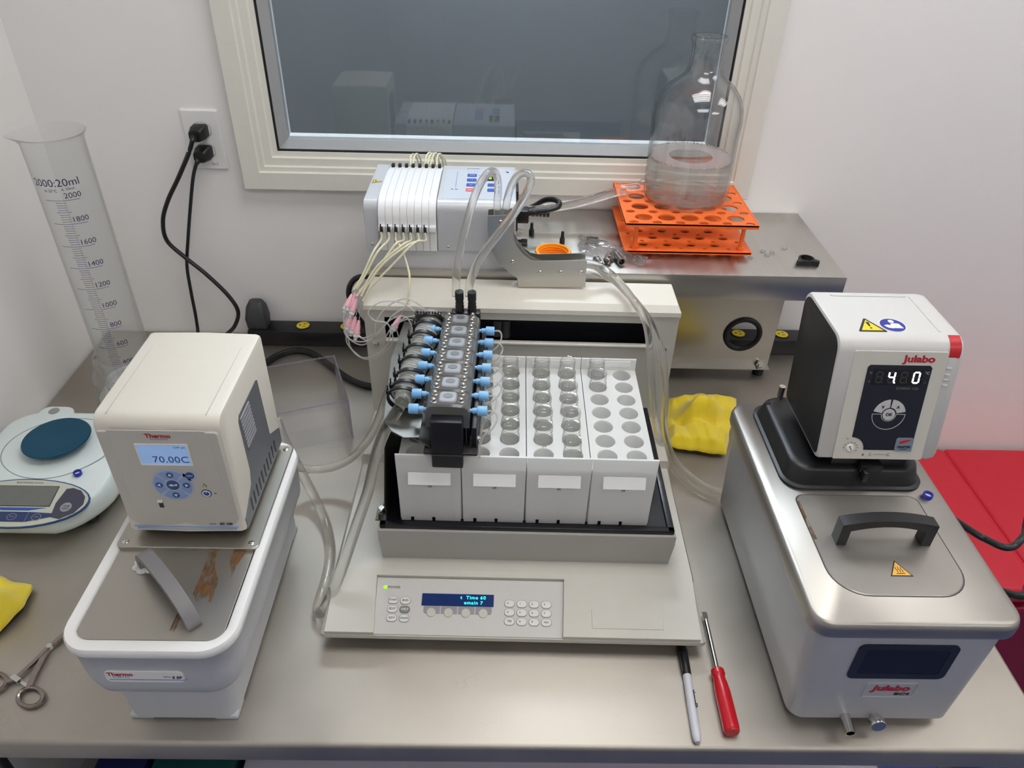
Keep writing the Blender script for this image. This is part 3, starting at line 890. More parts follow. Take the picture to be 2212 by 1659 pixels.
flat('mark', [(0.5218, sv - 0.008), (0.5256, sv - 0.008), (0.5237, sv - 0.0042)], FN, 0.0003, 'seg_off', nv)
text('lettering', 'III', 0.0042, FN, 0.4540, sv + 0.0055, 'ink_grey', nv)
text('lettering', '*', 0.0060, FN, 0.4540, sv - 0.007, 'ink_grey', nv)
bc_ = (0.4885, fz(0.3215))
def sector(r0, r1, a0, a1, n=12):
    o = [(bc_[0] + r1 * math.cos(math.radians(a0 + (a1 - a0) * k / n)), bc_[1] + r1 * math.sin(math.radians(a0 + (a1 - a0) * k / n))) for k in range(n + 1)]
    i = [(bc_[0] + r0 * math.cos(math.radians(a1 + (a0 - a1) * k / n)), bc_[1] + r0 * math.sin(math.radians(a1 + (a0 - a1) * k / n))) for k in range(n + 1)]
    return o + i
for nm, a0, a1, s in (('key', 12, 86, '^'), ('key', 94, 168, 'v')):
    kk = flat(nm, sector(0.0095, 0.0205, a0, a1), FN, 0.0006, 'key_light', nv)
    am = math.radians((a0 + a1) / 2)
    text('lettering', s, 0.0085 if s == '^' else 0.0075, FN, bc_[0] + 0.0145 * math.cos(am), bc_[1] + 0.0145 * math.sin(am) - (0.002 if s == '^' else 0), 'ink_black', kk, h=0.0008, bold=0.0002)
flat('key_outline', sector(0.0205, 0.0211, 178, 362, 24), FN, 0.0004, 'key_light', nv)
flat('key_outline', sector(0.0090, 0.0096, 178, 362, 24), FN, 0.0004, 'key_light', nv)
for s in (0, 1):
    a = math.radians(2 if s else 178)
    flat('key_outline', rrect(0.0115, 0.0006, 0.0002, 1, bc_[0] + (0.0150 if s else -0.0150), bc_[1] + 0.0004), FN, 0.0004, 'key_light', nv)
ok = flat('ok_key', ellipse(0.0078, 0.0078, 24, *bc_), FN, 0.0007, 'key_light', nv)
text('lettering', 'OK', 0.0058, FN, bc_[0], bc_[1], 'ink_black', ok, h=0.0009, bold=0.00015)
ch = flat('badge', rrect(0.0225, 0.0195, (0.0005, 0.003, 0.003, 0.003), 3, 0.5175, z0 + 0.0085), FN, 0.0006, 'chip_grey', nv)
flat('badge_flag', [(0.5100, z0 + 0.0105), (0.5140, z0 + 0.0098), (0.5250, z0 + 0.0150), (0.5210, z0 + 0.0160), (0.5110, z0 + 0.0130)], FN, 0.0009, 'switch_red', ch)
text('lettering', 'CRAFTED', 0.0040, FN, 0.5178, z0 + 0.0052, 'ink_black', ch, h=0.0008, bold=0.0002)
text('lettering', 'IN GERMANY', 0.0017, FN, 0.5178, z0 + 0.0020, 'ink_black', ch, h=0.0008)
# safety dial at the lower left corner of the panel
dc = (0.4495, fz(0.2745))
FPn = Frame(FF.p(0, 0, 0.0012), FF.u, FF.v)
dl = part('dial', B().prism(ellipse(0.0048, 0.0048, 20, *dc), -0.0002, 0.0014, FPn, 0.0003), 'white_plastic', t)
flat('dial_slot', [(dc[0] - 0.0024, dc[1] + 0.0030), (dc[0] - 0.0012, dc[1] + 0.0034), (dc[0] + 0.0024, dc[1] - 0.0030), (dc[0] + 0.0012, dc[1] - 0.0034)], FPn, 0.0017, 'ink_grey', dl)
for k, s in enumerate(('0', '20', '40', '60', '80', '100', '120', '140', '160')):
    a = math.radians(205 - k * 29)
    text('lettering', s, 0.0023, FPn, dc[0] + 0.0085 * math.cos(a), dc[1] + 0.0080 * math.sin(a), 'ink_grey', dl, h=0.0008)
text('lettering', '°C', 0.0036, FPn, dc[0] - 0.006, dc[1] + 0.0125, 'ink_grey', dl, h=0.0003)
text('lettering', 'C', 0.0060, FPn, 0.4775, fz(0.2655), 'ink_grey', fp, h=0.0003)
text('lettering', 'C', 0.0060, FPn, 0.5005, fz(0.2655), 'ink_grey', fp, h=0.0003)
for k in range(8):
    flat('dot', ellipse(0.0005, 0.0005, 6, 0.4820 + k * 0.0021, fz(0.2655)), FPn, 0.0003, 'ink_black', fp)
flat('lock_mark', rrect(0.0026, 0.0030, 0.0004, 2, 0.4680, fz(0.2648)), FPn, 0.0003, 'ink_grey', fp)
# red rocker switch on the front right corner
b = B()
rp = []
for k in range(6):
    a = math.radians(100 + 85 * k / 5)
    rp.append((tf + 0.020 + 0.0208 * math.cos(a), zt - 0.020 + 0.0208 * math.sin(a)))
rp2 = [(y + 0.004 * 0.7, z - 0.004) for y, z in rp][::-1]
b.loft([[(x, y, z) for y, z in rp + rp2] for x in (0.5455, 0.5595)]); part('power_switch', b, 'switch_red', t, 'red rocker switch')
for k, v in enumerate((0.383, 0.3745, 0.368, 0.361)):
    b = B(); b.prism(rrect(0.006, 0.0012, 0.0004, 2, 0.5505, fz(v)), -0.001, 0.0012, FF); part('moulded_mark', b, 'head_white', sh)
# stickers on the top
FH = Frame((0, 0, zt), (1, 0, 0), (0, 1, 0))
wx, wy = 0.4560, -0.6235
w_ = flat('warning_sticker', [(wx - 0.0175, wy - 0.0135), (wx - 0.0165, wy - 0.0150), (wx + 0.0165, wy - 0.0150), (wx + 0.0175, wy - 0.0135), (wx + 0.0012, wy + 0.0160), (wx - 0.0012, wy + 0.0160)], FH, 0.0004, 'ink_black', t)
flat('sticker_face', [(wx - 0.0135, wy - 0.0122), (wx + 0.0135, wy - 0.0122), (wx, wy + 0.0125)], FH, 0.0006, 'sticker_yellow', w_)
flat('exclamation_mark', [(wx - 0.0010, wy - 0.0030), (wx + 0.0010, wy - 0.0030), (wx + 0.0020, wy + 0.0070), (wx - 0.0020, wy + 0.0070)], FH, 0.0008, 'ink_black', w_)
flat('exclamation_mark', ellipse(0.0014, 0.0014, 10, wx, wy - 0.0070), FH, 0.0008, 'ink_black', w_)
mx_, my_ = 0.4860, -0.6225
w_ = flat('manual_sticker', ellipse(0.0165, 0.0165, 32, mx_, my_), FH, 0.0004, 'label_white', t)
flat('sticker_face', ellipse(0.0152, 0.0152, 32, mx_, my_), FH, 0.0006, 'sticker_blue', w_)
flat('reader_head', ellipse(0.0036, 0.0036, 14, mx_ + 0.001, my_ + 0.0085), FH, 0.0008, 'label_white', w_)
flat('reader_body', [(mx_ - 0.003, my_ - 0.0075), (mx_ + 0.0110, my_ - 0.0075), (mx_ + 0.0085, my_ + 0.0030), (mx_ + 0.003, my_ + 0.0042), (mx_ - 0.002, my_ + 0.0030)], FH, 0.0008, 'label_white', w_)
flat('open_book', [(mx_ - 0.0115, my_ - 0.0015), (mx_ - 0.0080, my_ - 0.0068), (mx_ - 0.0020, my_ - 0.0085), (mx_ - 0.0030, my_ - 0.0005), (mx_ - 0.0075, my_ + 0.0005)], FH, 0.0009, 'label_white', w_)
done(t, LOC)

# ---------------------------------------------------------------- fraction collector
mat('instrument_grey', (200, 197, 187), 0.42, var=0.02, bump=0.05, bscale=900)
mat('instrument_grey_lit', (226, 222, 211), 0.42, var=0.015, bump=0.05, bscale=900)  # lit copy of the housing grey: top and slot ledge paled for light
mat('carrier_grey', (172, 170, 164), 0.42, var=0.02)
mat('slot_black', (6, 8, 18), 0.35, var=0.1)
mat('tray_black', (14, 16, 22), 0.3, var=0.08)
mat('olive_sheet', (74, 71, 60), 0.35, metal=0.8, var=0.15, scale=20)
mat('sheet_grey', (122, 121, 117), 0.32, metal=0.85, var=0.08, scale=20)
mat('vfd_blue', (8, 36, 88), 0.2, emit=(6, 40, 100), estr=0.25)
mat('vfd_cyan', (60, 240, 240), 0.4, emit=(40, 235, 240), estr=1.3)
mat('led_green', (150, 230, 40), 0.3, emit=(140, 240, 40), estr=1.0)
mat('key_white', (222, 221, 217), 0.4, var=0.01)
mat('key_grey', (132, 131, 129), 0.4)
mat('soft_key', (198, 194, 184), 0.4)
mat('soft_tab', (146, 146, 148), 0.4)
mat('panel_grey', (200, 198, 194), 0.45, var=0.015)
CR = Vector((0.025, -0.60, 0)); CA = -0.0127
def RW(x, y, z=0.0):
    d = Matrix.Rotation(CA, 3, 'Z') @ (Vector((x, y, z)) - CR)
    return d + CR
t = thing('fraction_collector', 'cream laboratory fraction collector with keypad panel and tall rear housing', 'collector', CR, CA)
TX0, TX1, TYF, TYB = -0.229, 0.288, -0.360, -0.2785
# rear housing with a wide slot
b = B()
F0 = Frame((0, TYF, 0), (1, 0, 0), (0, 0, 1))
slot = [(-0.196, 0.2165), (0.250, 0.2165), (0.250, 0.236), (0.243, 0.2575), (-0.196, 0.2575)]
b.holed([(TX0, 0.045), (TX1, 0.045), (TX1, 0.276), (TX0, 0.276)], [slot], -0.003, 0.0, F0)
part('housing_front', b, 'instrument_grey', t)
b = B()
def trl(x0, x1, y0, y1, z): return [(x0, y0, z), (x1, y0, z), (x1, y1, z), (x0, y1, z)]
b.loft([trl(TX0, TX1, TYF, TYB, 0.270), trl(TX0 - 0.001, TX1 + 0.001, TYF - 0.003, TYB, 0.272), trl(TX0 - 0.001, TX1 + 0.001, TYF - 0.003, TYB, 0.280), trl(TX0 + 0.004, TX1 - 0.004, TYF + 0.006, TYB - 0.003, 0.2895)])
part('housing_top', b, 'instrument_grey_lit', t)
for x in (TX0 + 0.0015, TX1 - 0.0015):
    b = B(); b.box((x, (TYF + TYB) / 2 + 0.0015, 0.1575), (0.003, TYB - TYF - 0.003, 0.225)); part('housing_side', b, 'instrument_grey', t)
b = B(); b.box(((TX0 + TX1) / 2, TYB - 0.0015, 0.1575), (TX1 - TX0 - 0.006, 0.003, 0.225)); part('housing_back', b, 'instrument_grey', t)
b = B(); b.box((0.028, -0.322, 0.2365), (0.49, 0.004, 0.06)); b.box((0.028, -0.340, 0.2105), (0.49, 0.034, 0.003)); part('slot_liner', b, 'slot_black', t)
b = B(); b.box((0.027, TYF - 0.0015, 0.2135), (0.446, 0.005, 0.004), 0.001); part('slot_ledge', b, 'instrument_grey_lit', t)
for px, pz in ((-0.213, 0.204), (0.271, 0.209)):
    screw(t, (px, TYF, pz), (0, -1, 0), 0.0052, hgt=0.003)
b = B(); b.cyl((0.004, -0.345, 0.2165), (0.004, -0.345, 0.250), 0.008, n=14); b.box((-0.010, -0.348, 0.235), (0.014, 0.012, 0.03), 0.001); part('drive_roller', b, 'dark_grey', t)
# base with sloping control face
BXa, BXb = -0.2275, 0.2800
prof = [(-0.800, 0.0215), (-0.8060, 0.0235), (-0.8060, 0.0300), (-0.7105, 0.0415), (-0.7100, 0.0475), (-0.480, 0.0475), (-0.478, 0.062), (-0.281, 0.062), (-0.281, 0.0145), (-0.700, 0.0145), (-0.735, 0.0215)]
b = B()
FCx = FanFrame((0, -0.806, 0.0305), (1, 0, 0), (0, 0.0955, 0.0115))
loops = []
for x, i in ((BXa - 0.005, 0.0), (BXa, 0.0005), (BXa + 0.006, 0.0), (BXb - 0.006, 0.0), (BXb, 0.0005), (BXb + 0.004, 0)):
    lo = 0 if BXa <= x <= BXb else 1
    loops.append([(x, y + (0.002 if lo else 0), (z if z < 0.04 or not lo else z - 0.008)) for y, z in prof])
b.loft(loops)
part('base', b, 'instrument_grey', t)
for fx in (-0.20, 0.255):
    for fy in (-0.755, -0.30):
        b = B(); b.cyl((fx, fy, 0), (fx, fy, 0.016), 0.014); part('foot', b, 'rubber', t)
# raised cover plates around the recessed keypad
b = B()
b.holed([(BXa - 0.003, 0.0005), (-0.1640, 0.0005), (-0.1690, 0.0815), (0.0965, 0.0815), (0.0935, 0.0005), (BXb + 0.001, 0.0005), (BXb - 0.001, 0.0905), (BXa, 0.0905)], [], 0.0, 0.0055, FCx)
part('front_cover', b, 'instrument_grey', t)
b = B(); b.prism([(-0.1645, 0.001), (0.0930, 0.001), (0.0955, 0.080), (-0.1680, 0.080)], 0.0, 0.0008, FCx); kp = part('control_panel', b, 'panel_grey', t)
FK = FanFrame(FCx.o + FCx.w * 0.0008, FCx.u, FCx.v)
flat('power_light', ellipse(0.0028, 0.0024, 14, -0.1555, 0.0663), FK, 0.0010, 'led_green', kp)
text('lettering', 'POWER', 0.0052, FK, -0.1525, 0.0664, 'ink_grey', kp, 'LEFT', bold=0.0001)
for s, u, v in (('START', -0.1427, 0.0479), ('END', -0.1255, 0.0475), ('EDIT', -0.1425, 0.0354), ('HELP', -0.1253, 0.0350), ('ADV', -0.1422, 0.0229), ('DRAIN', -0.1250, 0.0227)):
    r = flat('key_ring', rrect(0.0150, 0.0108, 0.0052, 5, u, v), FK, 0.0005, 'key_grey', kp)
    k = part('key', B().prism(rrect(0.0138, 0.0096, 0.0047, 5, u, v), 0, 0.0013, FK, 0.0004), 'key_grey' if s == 'HELP' else 'key_white', kp)
    text('lettering', s, 0.0044 if len(s) < 5 else 0.0040, FK, u, v, 'ink_grey' if s != 'HELP' else 'key_white', k, h=0.0015, bold=0.0001)
KEYS = [['0', '1', '2', '3'], ['4', '5', '6', '7'], ['YES', '8', '9', 'NO']]
for rr_, row in enumerate(KEYS):
    for cc_, s in enumerate(row):
        u, v = 0.0200 + cc_ * 0.0170, 0.0466 - rr_ * 0.01245 - cc_ * 0.0002
        flat('key_ring', rrect(0.0150, 0.0108, 0.0052, 5, u, v), FK, 0.0005, 'key_grey', kp)
        k = part('key', B().prism(rrect(0.0138, 0.0096, 0.0047, 5, u, v), 0, 0.0013, FK, 0.0004), 'key_white', kp)
        text('lettering', s, 0.0042, FK, u - (0.0025 if len(s) == 1 else 0), v, 'ink_grey', k, h=0.0015, bold=0.0001)
dsp = flat('display', rrect(0.1004, 0.0172, 0.0004, 1, -0.0525, 0.0500), FK, 0.0006, 'vfd_blue', kp)
text('lettering', 't  Time 60', 0.0072, FK, -0.0135, 0.0535, 'vfd_cyan', dsp, 'RIGHT', h=0.0008, bold=0.0001, spacing=1.15)
text('lettering', 'emain 7', 0.0072, FK, -0.0175, 0.0462, 'vfd_cyan', dsp, 'RIGHT', h=0.0008, bold=0.0001, spacing=1.15)
for k in range(4):
    u = -0.0885 + k * 0.0240
    flat('soft_tab', rrect(0.0226, 0.0105, (0.003 if k == 3 else 0.0004, 0.0003, 0.0003, 0.003 if k == 0 else 0.0004), 3, u + 0.0005, 0.0357), FK, 0.0005, 'soft_tab', kp)
    part('soft_key', B().prism(ellipse(0.0062, 0.0062, 24, u, 0.0318), 0, 0.0016, FK, 0.0005), 'soft_key', kp)
FC5 = FanFrame(FCx.o + FCx.w * 0.0055, FCx.u, FCx.v)
b = B(); b.prism(rrect(0.098, 0.026, 0.0008, 2, 0.1825, 0.0255), -0.001, 0.0010, FC5, 0.0004); part('blank_plate', b, 'instrument_grey', t)
# sliding carrier box with black tray
b = B()
CX0, CX1, CYF, CYB = -0.168, 0.2520, -0.690, -0.400
b.loft([trl(CX0 + 0.003, CX1 - 0.003, CYF + 0.004, CYB, 0.046), trl(CX0, CX1, CYF, CYB, 0.090), trl(CX0, CX1, CYF + 0.0005, CYB, 0.107), trl(CX0 + 0.0015, CX1 - 0.0015, CYF + 0.002, CYB, 0.109)])
part('carrier', b, 'carrier_grey', t)
b = B()
b.box(((CX0 + CX1) / 2, CYF + 0.0075, 0.1125), (CX1 - CX0 - 0.006, 0.009, 0.008), 0.001)
b.box((CX1 - 0.0075, (CYF + CYB) / 2, 0.1125), (0.009, CYB - CYF - 0.006, 0.008), 0.001)
b.box((CX0 + 0.0075, (CYF + CYB) / 2, 0.1125), (0.009, CYB - CYF - 0.006, 0.008), 0.001)
b.box(((CX0 + CX1) / 2, (CYF + CYB) / 2, 0.1095), (CX1 - CX0 - 0.008, CYB - CYF - 0.008, 0.002))
part('tray', b, 'tray_black', t)
b = B(); b.box((CX1 - 0.022, (CYF + CYB) / 2 + 0.03, 0.128), (0.004, 0.17, 0.035), 0.001); part('tray_wall', b, 'tray_black', t)
# bent sheet guard at the left of the racks
b = B()
FG = Frame((-0.158, 0, 0), (0, 1, 0), (0, 0, 1))
b.prism([(-0.672, 0.1095), (-0.520, 0.1095), (-0.47, 0.232), (-0.628, 0.232), (-0.672, 0.150)], 0.0, 0.0015, FG)
b.box((-0.1655, -0.660, 0.1103), (0.016, 0.026, 0.0016))
part('guard_sheet', b, 'olive_sheet', t)
b = B(); b.lathe([(0.0050, 0), (0.0050, 0.004), (0.0044, 0.004), (0.0044, 0.009), (0.0052, 0.0095), (0.0052, 0.012), (0.004, 0.013), (0, 0.013)], (-0.1655, -0.661, 0.111), 14); part('thumb_screw', b, 'chrome', t)
done(t, CR)

# ---------------------------------------------------------------- vial racks
rack_mat('rack_white', (249, 249, 247), 0.46)
mat('rack_bright', (252, 252, 250), 0.35, var=0.0)
PITCH, RZ0, RH = 0.0881, 0.1110, 0.122
ROW0, ROWP, COLX = -0.443, 0.0325, 0.0203
RYF, RYB = -0.6715, -0.4255
RC = [-0.0942, -0.0061, 0.0820, 0.1701]
where = ['leftmost vial rack, half hidden under the clear flow cells', 'second vial rack from the left, just right of the flow cells', 'third vial rack from the left, with the fullest right column', 'rightmost vial rack, holding only two vials at the back']
def rack_parts(t, marks):
    zt = 0.099
    W = 0.0868
    yf, yb_ = RYF - (RYF + RYB) / 2, RYB - (RYF + RYB) / 2
    cy = (RYF + RYB) / 2
    holes = [ellipse(0.0142, 0.0142, 20, sx * COLX, ROW0 - ROWP * r - cy) for r in range(7) for sx in (-1, 1)]
    b = B(); b.holed([(-W / 2, yf + 0.003), (W / 2, yf + 0.003), (W / 2, yb_ - 0.002), (-W / 2, yb_ - 0.002)], holes, zt - 0.004, zt); part('top_plate', b, 'rack_white', t)
    for r in range(7):
        for sx in (-1, 1):
            b = B(); c = (sx * COLX, ROW0 - ROWP * r - cy, 0)
            b.lathe([(0.0143, zt - 0.0035), (0.0141, 0.079), (0.0132, 0.077), (0.0, 0.0765)], c, 18, False, False)
            part('well', b, 'rack_white', t)
    Fp = Frame((0, yf, 0), (1, 0, 0), (0, 0, 1))
    b = B(); b.prism([(-W / 2 + 0.0015, 0), (W / 2 - 0.0015, 0), (W / 2 + 0.0003, RH), (-W / 2 - 0.0003, RH)], -0.003, 0.0, Fp)
    fpl = part('front_plate', b, 'rack_white', t)
    b = B(); b.loft([[Fp.p(-0.0278, 0.0915, 0.0), Fp.p(0.0298, 0.0915, 0.0), Fp.p(0.0298, 0.0748, -0.001), Fp.p(-0.0278, 0.0748, -0.001)], [Fp.p(-0.0278, 0.0915, 0.0004), Fp.p(0.0298, 0.0915, 0.0004), Fp.p(0.0298, 0.0748, 0.0065), Fp.p(-0.0278, 0.0748, 0.0065)]]); part('slot_light_wedge', b, 'rack_bright', fpl)  # bright wedge tilted up to catch light, imitating a lit handle slot
    for u in (-0.026, 0.004):
        flat('notch', rrect(0.0042, 0.007, 0.0003, 1, u, 0.0035), Fp, 0.0006, 'tray_black', fpl)
    text('lettering', '24', 0.0055, Fp, 0.001, 0.0665, 'ink_black', fpl, h=0.0004)
    b = B(); b.box((0, yb_ - 0.0015, RH / 2 - 0.001), (W, 0.003, RH - 0.002), 0.0005); bp_ = part('back_plate', b, 'rack_white', t)
    Fq = Frame((0, yb_ - 0.003, 0), (1, 0, 0), (0, 0, 1))
    flat('grip_strip', rrect(0.070, 0.010, 0.001, 2, 0, RH - 0.011), Fq, 0.0006, 'rack_bright', bp_)
    for sx in (-1, 1):
        b = B(); b.box((sx * (W / 2 - 0.0012), 0, zt / 2), (0.0024, yb_ - yf - 0.007, zt - 0.001)); part('side_wall', b, 'rack_white', t)
    b = B(); b.box((0, 0, 0.0015), (W - 0.006, yb_ - yf - 0.007, 0.003)); part('bottom_plate', b, 'rack_white', t)
rack0 = None
racks = []
for i in range(4):
    loc = RW(RC[i], (RYF + RYB) / 2, RZ0)
    if rack0 is None:
        rk = thing('vial_rack', where[i], 'rack', loc, CA, 'white vial racks in the collector')
        rack_parts(rk, None)
        rack0 = rk
    else:
        rk = copy_tree(rack0)
        rk.location = loc + Vector((0, 0, TZ))
        rk['label'] = where[i]
    racks.append(rk)
Fr_ = Frame((0, 0, 0.099), (1, 0, 0), (0, 1, 0))
text('lettering', '24', 0.0065, Fr_, -COLX + 0.001, ROW0 - ROWP * 6 - (RYF + RYB) / 2 + 0.0175, 'ink_grey', racks[2])

# ---------------------------------------------------------------- glass vials
clear('vial_glass', (0.996, 0.996, 0.988), (0.20, 0.21, 0.17), 0.03, 1.7, 3.6, 0.012)
b = B()
b.lathe([(0.0, 0.0), (0.0125, 0.0), (0.0133, 0.0012), (0.0133, 0.0275), (0.0128, 0.0310), (0.0113, 0.0340), (0.0111, 0.0355), (0.0123, 0.0362), (0.0123, 0.0382), (0.0113, 0.0390), (0.0113, 0.0408),
         (0.0124, 0.0415), (0.0124, 0.0435), (0.0114, 0.0443), (0.0116, 0.0470), (0.0123, 0.0478), (0.0121, 0.0490), (0.0106, 0.0488), (0.0103, 0.0465)], (0, 0, 0), 24, False, False)
vial_me = finish('vial', b, 'vial_glass', 50)
FILL = {(0, 0): range(4, 6), (0, 1): range(0, 6), (1, 0): range(0, 6), (1, 1): range(0, 6), (2, 0): range(0, 6), (2, 1): range(0, 7), (3, 0): range(0, 2)}
ORD = ['backmost', 'second', 'third', 'fourth', 'fifth', 'sixth', 'seventh']
RN = ['leftmost rack', 'second rack from the left', 'third rack from the left', 'rightmost rack']
for (i, c), rows in FILL.items():
    for r in rows:
        o = bpy.data.objects.new('glass_vial', vial_me)
        COL.objects.link(o)
        o.location = RW(RC[i] + (COLX if c else -COLX), ROW0 - ROWP * r, RZ0 + 0.0775 + random.uniform(0, 0.001)) + Vector((0, 0, TZ))
        o.rotation_euler = (random.uniform(-0.03, 0.03), random.uniform(-0.03, 0.03), random.uniform(0, 6))
        tag(o, 'glass vial, %s of %s column, %s' % ('backmost' if r == 0 else ORD[r] + ' from back', 'right' if c else 'left', RN[i]), 'vial', 'open glass vials in the racks')

# ---------------------------------------------------------------- flow cell manifold on the carriage
mat('cover_black', (9, 10, 17), 0.45, var=0.05)
mat('cell_smoke', (104, 104, 102), 0.10, var=0.05, trans=0.0)
hose_mat('hose_clear', 1.36, (0.97, 0.97, 0.955), 0.75)
clear('smoky_clear', (0.42, 0.42, 0.41), (0.18, 0.18, 0.18), 0.05, 1.5, 1.5)
mat('cell_white', (150, 153, 158), 0.3, var=0.03)
mat('cell_dimple', (112, 116, 122), 0.3, var=0.03)
mat('fitting_blue', (132, 188, 236), 0.35, var=0.03)
clear('tube_clear', (0.965, 0.962, 0.945), (0.72, 0.72, 0.69), 0.05, 1.45, 2.5, 0.09)
clear('tube_thin', (0.95, 0.95, 0.93), (0.8, 0.8, 0.77), 0.06, 1.5, 1.5, 0.50)
clear('sleeve_clear', (0.93, 0.92, 0.88), (0.70, 0.69, 0.64), 0.06, 1.5, 1.5, 0.30)
LOC = Vector((-0.0645, -0.555, 0.240))
MA = -0.03
t = thing('flow_cell_manifold', 'row of seven smoky clear flow cells with light blue fittings', 'manifold', LOC, MA)
MX = -0.0645
YF0, YP = -0.6475, 0.0327
b = B(); b.box((MX + 0.004, -0.5435, 0.2420), (0.071, 0.267, 0.004), 0.0015); part('carriage_plate', b, 'black_plastic', t)
b = B(); b.box((MX + 0.004, -0.390, 0.2475), (0.040, 0.062, 0.010), 0.001); part('support_arm', b, 'slot_black', t)
b = B(); b.box((MX, -0.6625, 0.2585), (0.041, 0.034, 0.077), 0.0015); part('front_cover', b, 'cover_black', t)
b = B(); b.box((MX, -0.6800, 0.2425), (0.040, 0.0012, 0.0012)); part('cover_edge', b, 'sheet_grey', t)
b = B(); b.box((MX, -0.55, 0.266), (0.036, 0.215, 0.044), 0.001); part('core_block', b, 'dark_grey', t)
b = B(); b.box((MX + 0.0345, -0.548, 0.2600), (0.007, 0.232, 0.034), 0.001); part('needle_bar', b, 'black_plastic', t)
b = B(); b.box((MX + 0.0275, -0.548, 0.2700), (0.0020, 0.225, 0.036)); part('clear_rail', b, 'smoky_clear', t)
b = B(); b.prism([(-0.655, 0.238), (-0.648, 0.234), (-0.640, 0.240), (-0.640, 0.285), (-0.655, 0.285)], 0, 0.002, Frame((MX + 0.0225, 0, 0), (0, 1, 0), (0, 0, 1))); part('pointer', b, 'sheet_grey', t)
for yy in (-0.652, -0.445):
    b = B(); b.lathe([(0.0045, -0.002), (0.0045, 0.002), (0.003, 0.004), (0.0, 0.0045)], (MX + 0.038, yy, 0.250), 12, axis=(1, 0, 0)); part('screw', b, 'chrome', t)
for k in range(7):
    y = YF0 + YP * k
    b = B()
    def cl(w, h0): return [(MX - w, h0), (MX + w, h0)]
    # cell cross-section in x,z: shoulders rounded down at the sides
    cs = [(-0.0285, 0.276), (0.0285, 0.276), (0.0285, 0.300), (0.0268, 0.3070), (0.0225, 0.3115), (0.012, 0.3125), (-0.012, 0.3125), (-0.0225, 0.3115), (-0.0268, 0.3070), (-0.0285, 0.300)]
    b.loft([[(MX + a, yy, z - (0.0026 if e and z > 0.29 else 0)) for a, z in cs] for yy, e in ((y - 0.0158, 1), (y - 0.0135, 0), (y + 0.0135, 0), (y + 0.0158, 1))])
    cell = part('flow_cell', b, 'cell_smoke', t)
    b = B(); b.prism(rrect(0.0235, 0.0225, 0.005, 3, MX, y), 0.310, 0.3150, GROUND, 0.0015); part('cell_window', b, 'cell_white', cell)
    b = B(); b.prism(ellipse(0.0062, 0.0050, 18, MX, y + 0.0015), 0.3150, 0.3155, GROUND); part('window_dimple', b, 'cell_dimple', cell)
    for sx in (-1, 1):
        for dy in (-0.0085, 0.0075):
            b = B(); p = (MX + sx * 0.0175, y + dy + (0.002 if sx > 0 else 0), 0.3120)
            b.lathe([(0.0044, -0.001), (0.0044, 0.0010), (0.0040, 0.0014), (0.0030, 0.0016), (0.0036, 0.0040), (0.0030, 0.0060), (0.0016, 0.0068), (0.0013, 0.0058), (0, 0.0058)], p, 12, True, True); part('cell_screw', b, 'chrome', cell)
        b = B()
        b.lathe([(0.0026, 0.0), (0.0026, 0.003), (0.0038, 0.0032), (0.0040, 0.0095), (0.0066, 0.0098), (0.0068, 0.0108), (0.0068, 0.0215), (0.0063, 0.0225), (0.0, 0.0225)], (MX + sx * 0.0285, y - 0.004, 0.2960), 16, True, True, axis=(sx, 0, 0))
        part('blue_fitting', b, 'fitting_blue', t, 'light blue finger-tight fitting')
    b = B()
    x0 = MX + 0.051
    wob = random.uniform(-0.003, 0.004)
    b.tube([(x0 - 0.002, y - 0.004, 0.2960), (x0 + 0.008, y - 0.005, 0.2965), (x0 + 0.0135 + wob, y - 0.011, 0.290), (x0 + 0.0075 + wob * 0.6, y - 0.020, 0.280), (x0 - 0.004, y - 0.024, 0.270), (x0 - 0.009, y - 0.024, 0.250), (x0 - 0.009, y - 0.024, 0.232)], 0.0013, 7, 6)
    part('sample_tube', b, 'tube_thin', t)
for sx in (-1, 1):
    b = B(); bx_ = MX + 0.006 + sx * 0.0095; by = YF0 + YP * 6 + 0.026
    b.lathe([(0.0062, -0.02), (0.0062, 0.004), (0.0072, 0.004), (0.0056, 0.010), (0.0070, 0.010), (0.0054, 0.016), (0.0066, 0.016), (0.0052, 0.022), (0.0066, 0.0225), (0.0066, 0.037), (0.0060, 0.037)], (bx_, by, 0.310), 18, True, True, axis=(0, -0.08, 1)); part('hose_barb', b, 'black_plastic', t)
b = B(); b.box((MX + 0.006, YF0 + YP * 6 + 0.026, 0.298), (0.044, 0.016, 0.028), 0.002); part('barb_block', b, 'black_plastic', t)
done(t, LOC)

# ---------------------------------------------------------------- sheet metal cradle and the wound hose bundle
LOC = Vector((-0.135, -0.52, 0.2445))
t = thing('hose_cradle', 'bent grey sheet metal cradle under the cable-tied tubing', 'bracket', LOC)
b = B()
fl = [(-0.1570, -0.6251, 0.2580), (-0.1439, -0.6494, 0.2580), (-0.1258, -0.6632, 0.2580), (-0.1059, -0.6618, 0.2580), (-0.1053, -0.6237, 0.2580), (-0.1156, -0.3697, 0.2620), (-0.1582, -0.3712, 0.2620), (-0.1659, -0.4765, 0.2600)]
b.prism([(p[0], p[1]) for p in fl], 0.2560, 0.2580)
b.loft([[(-0.128, -0.652, 0.2580), (-0.128, -0.652, 0.2565), (-0.128, -0.600, 0.2565), (-0.128, -0.600, 0.2580)], [(-0.092, -0.668, 0.2465), (-0.092, -0.668, 0.2450), (-0.092, -0.600, 0.2450), (-0.092, -0.600, 0.2465)]])
part('cradle_floor', b, 'sheet_grey', t)
b = B()
FM = Frame((-0.112, -0.432, 0.300), (1, 0, 0), (0, 0, 1))
pts = [(-0.020, 0), (0.020, 0)]
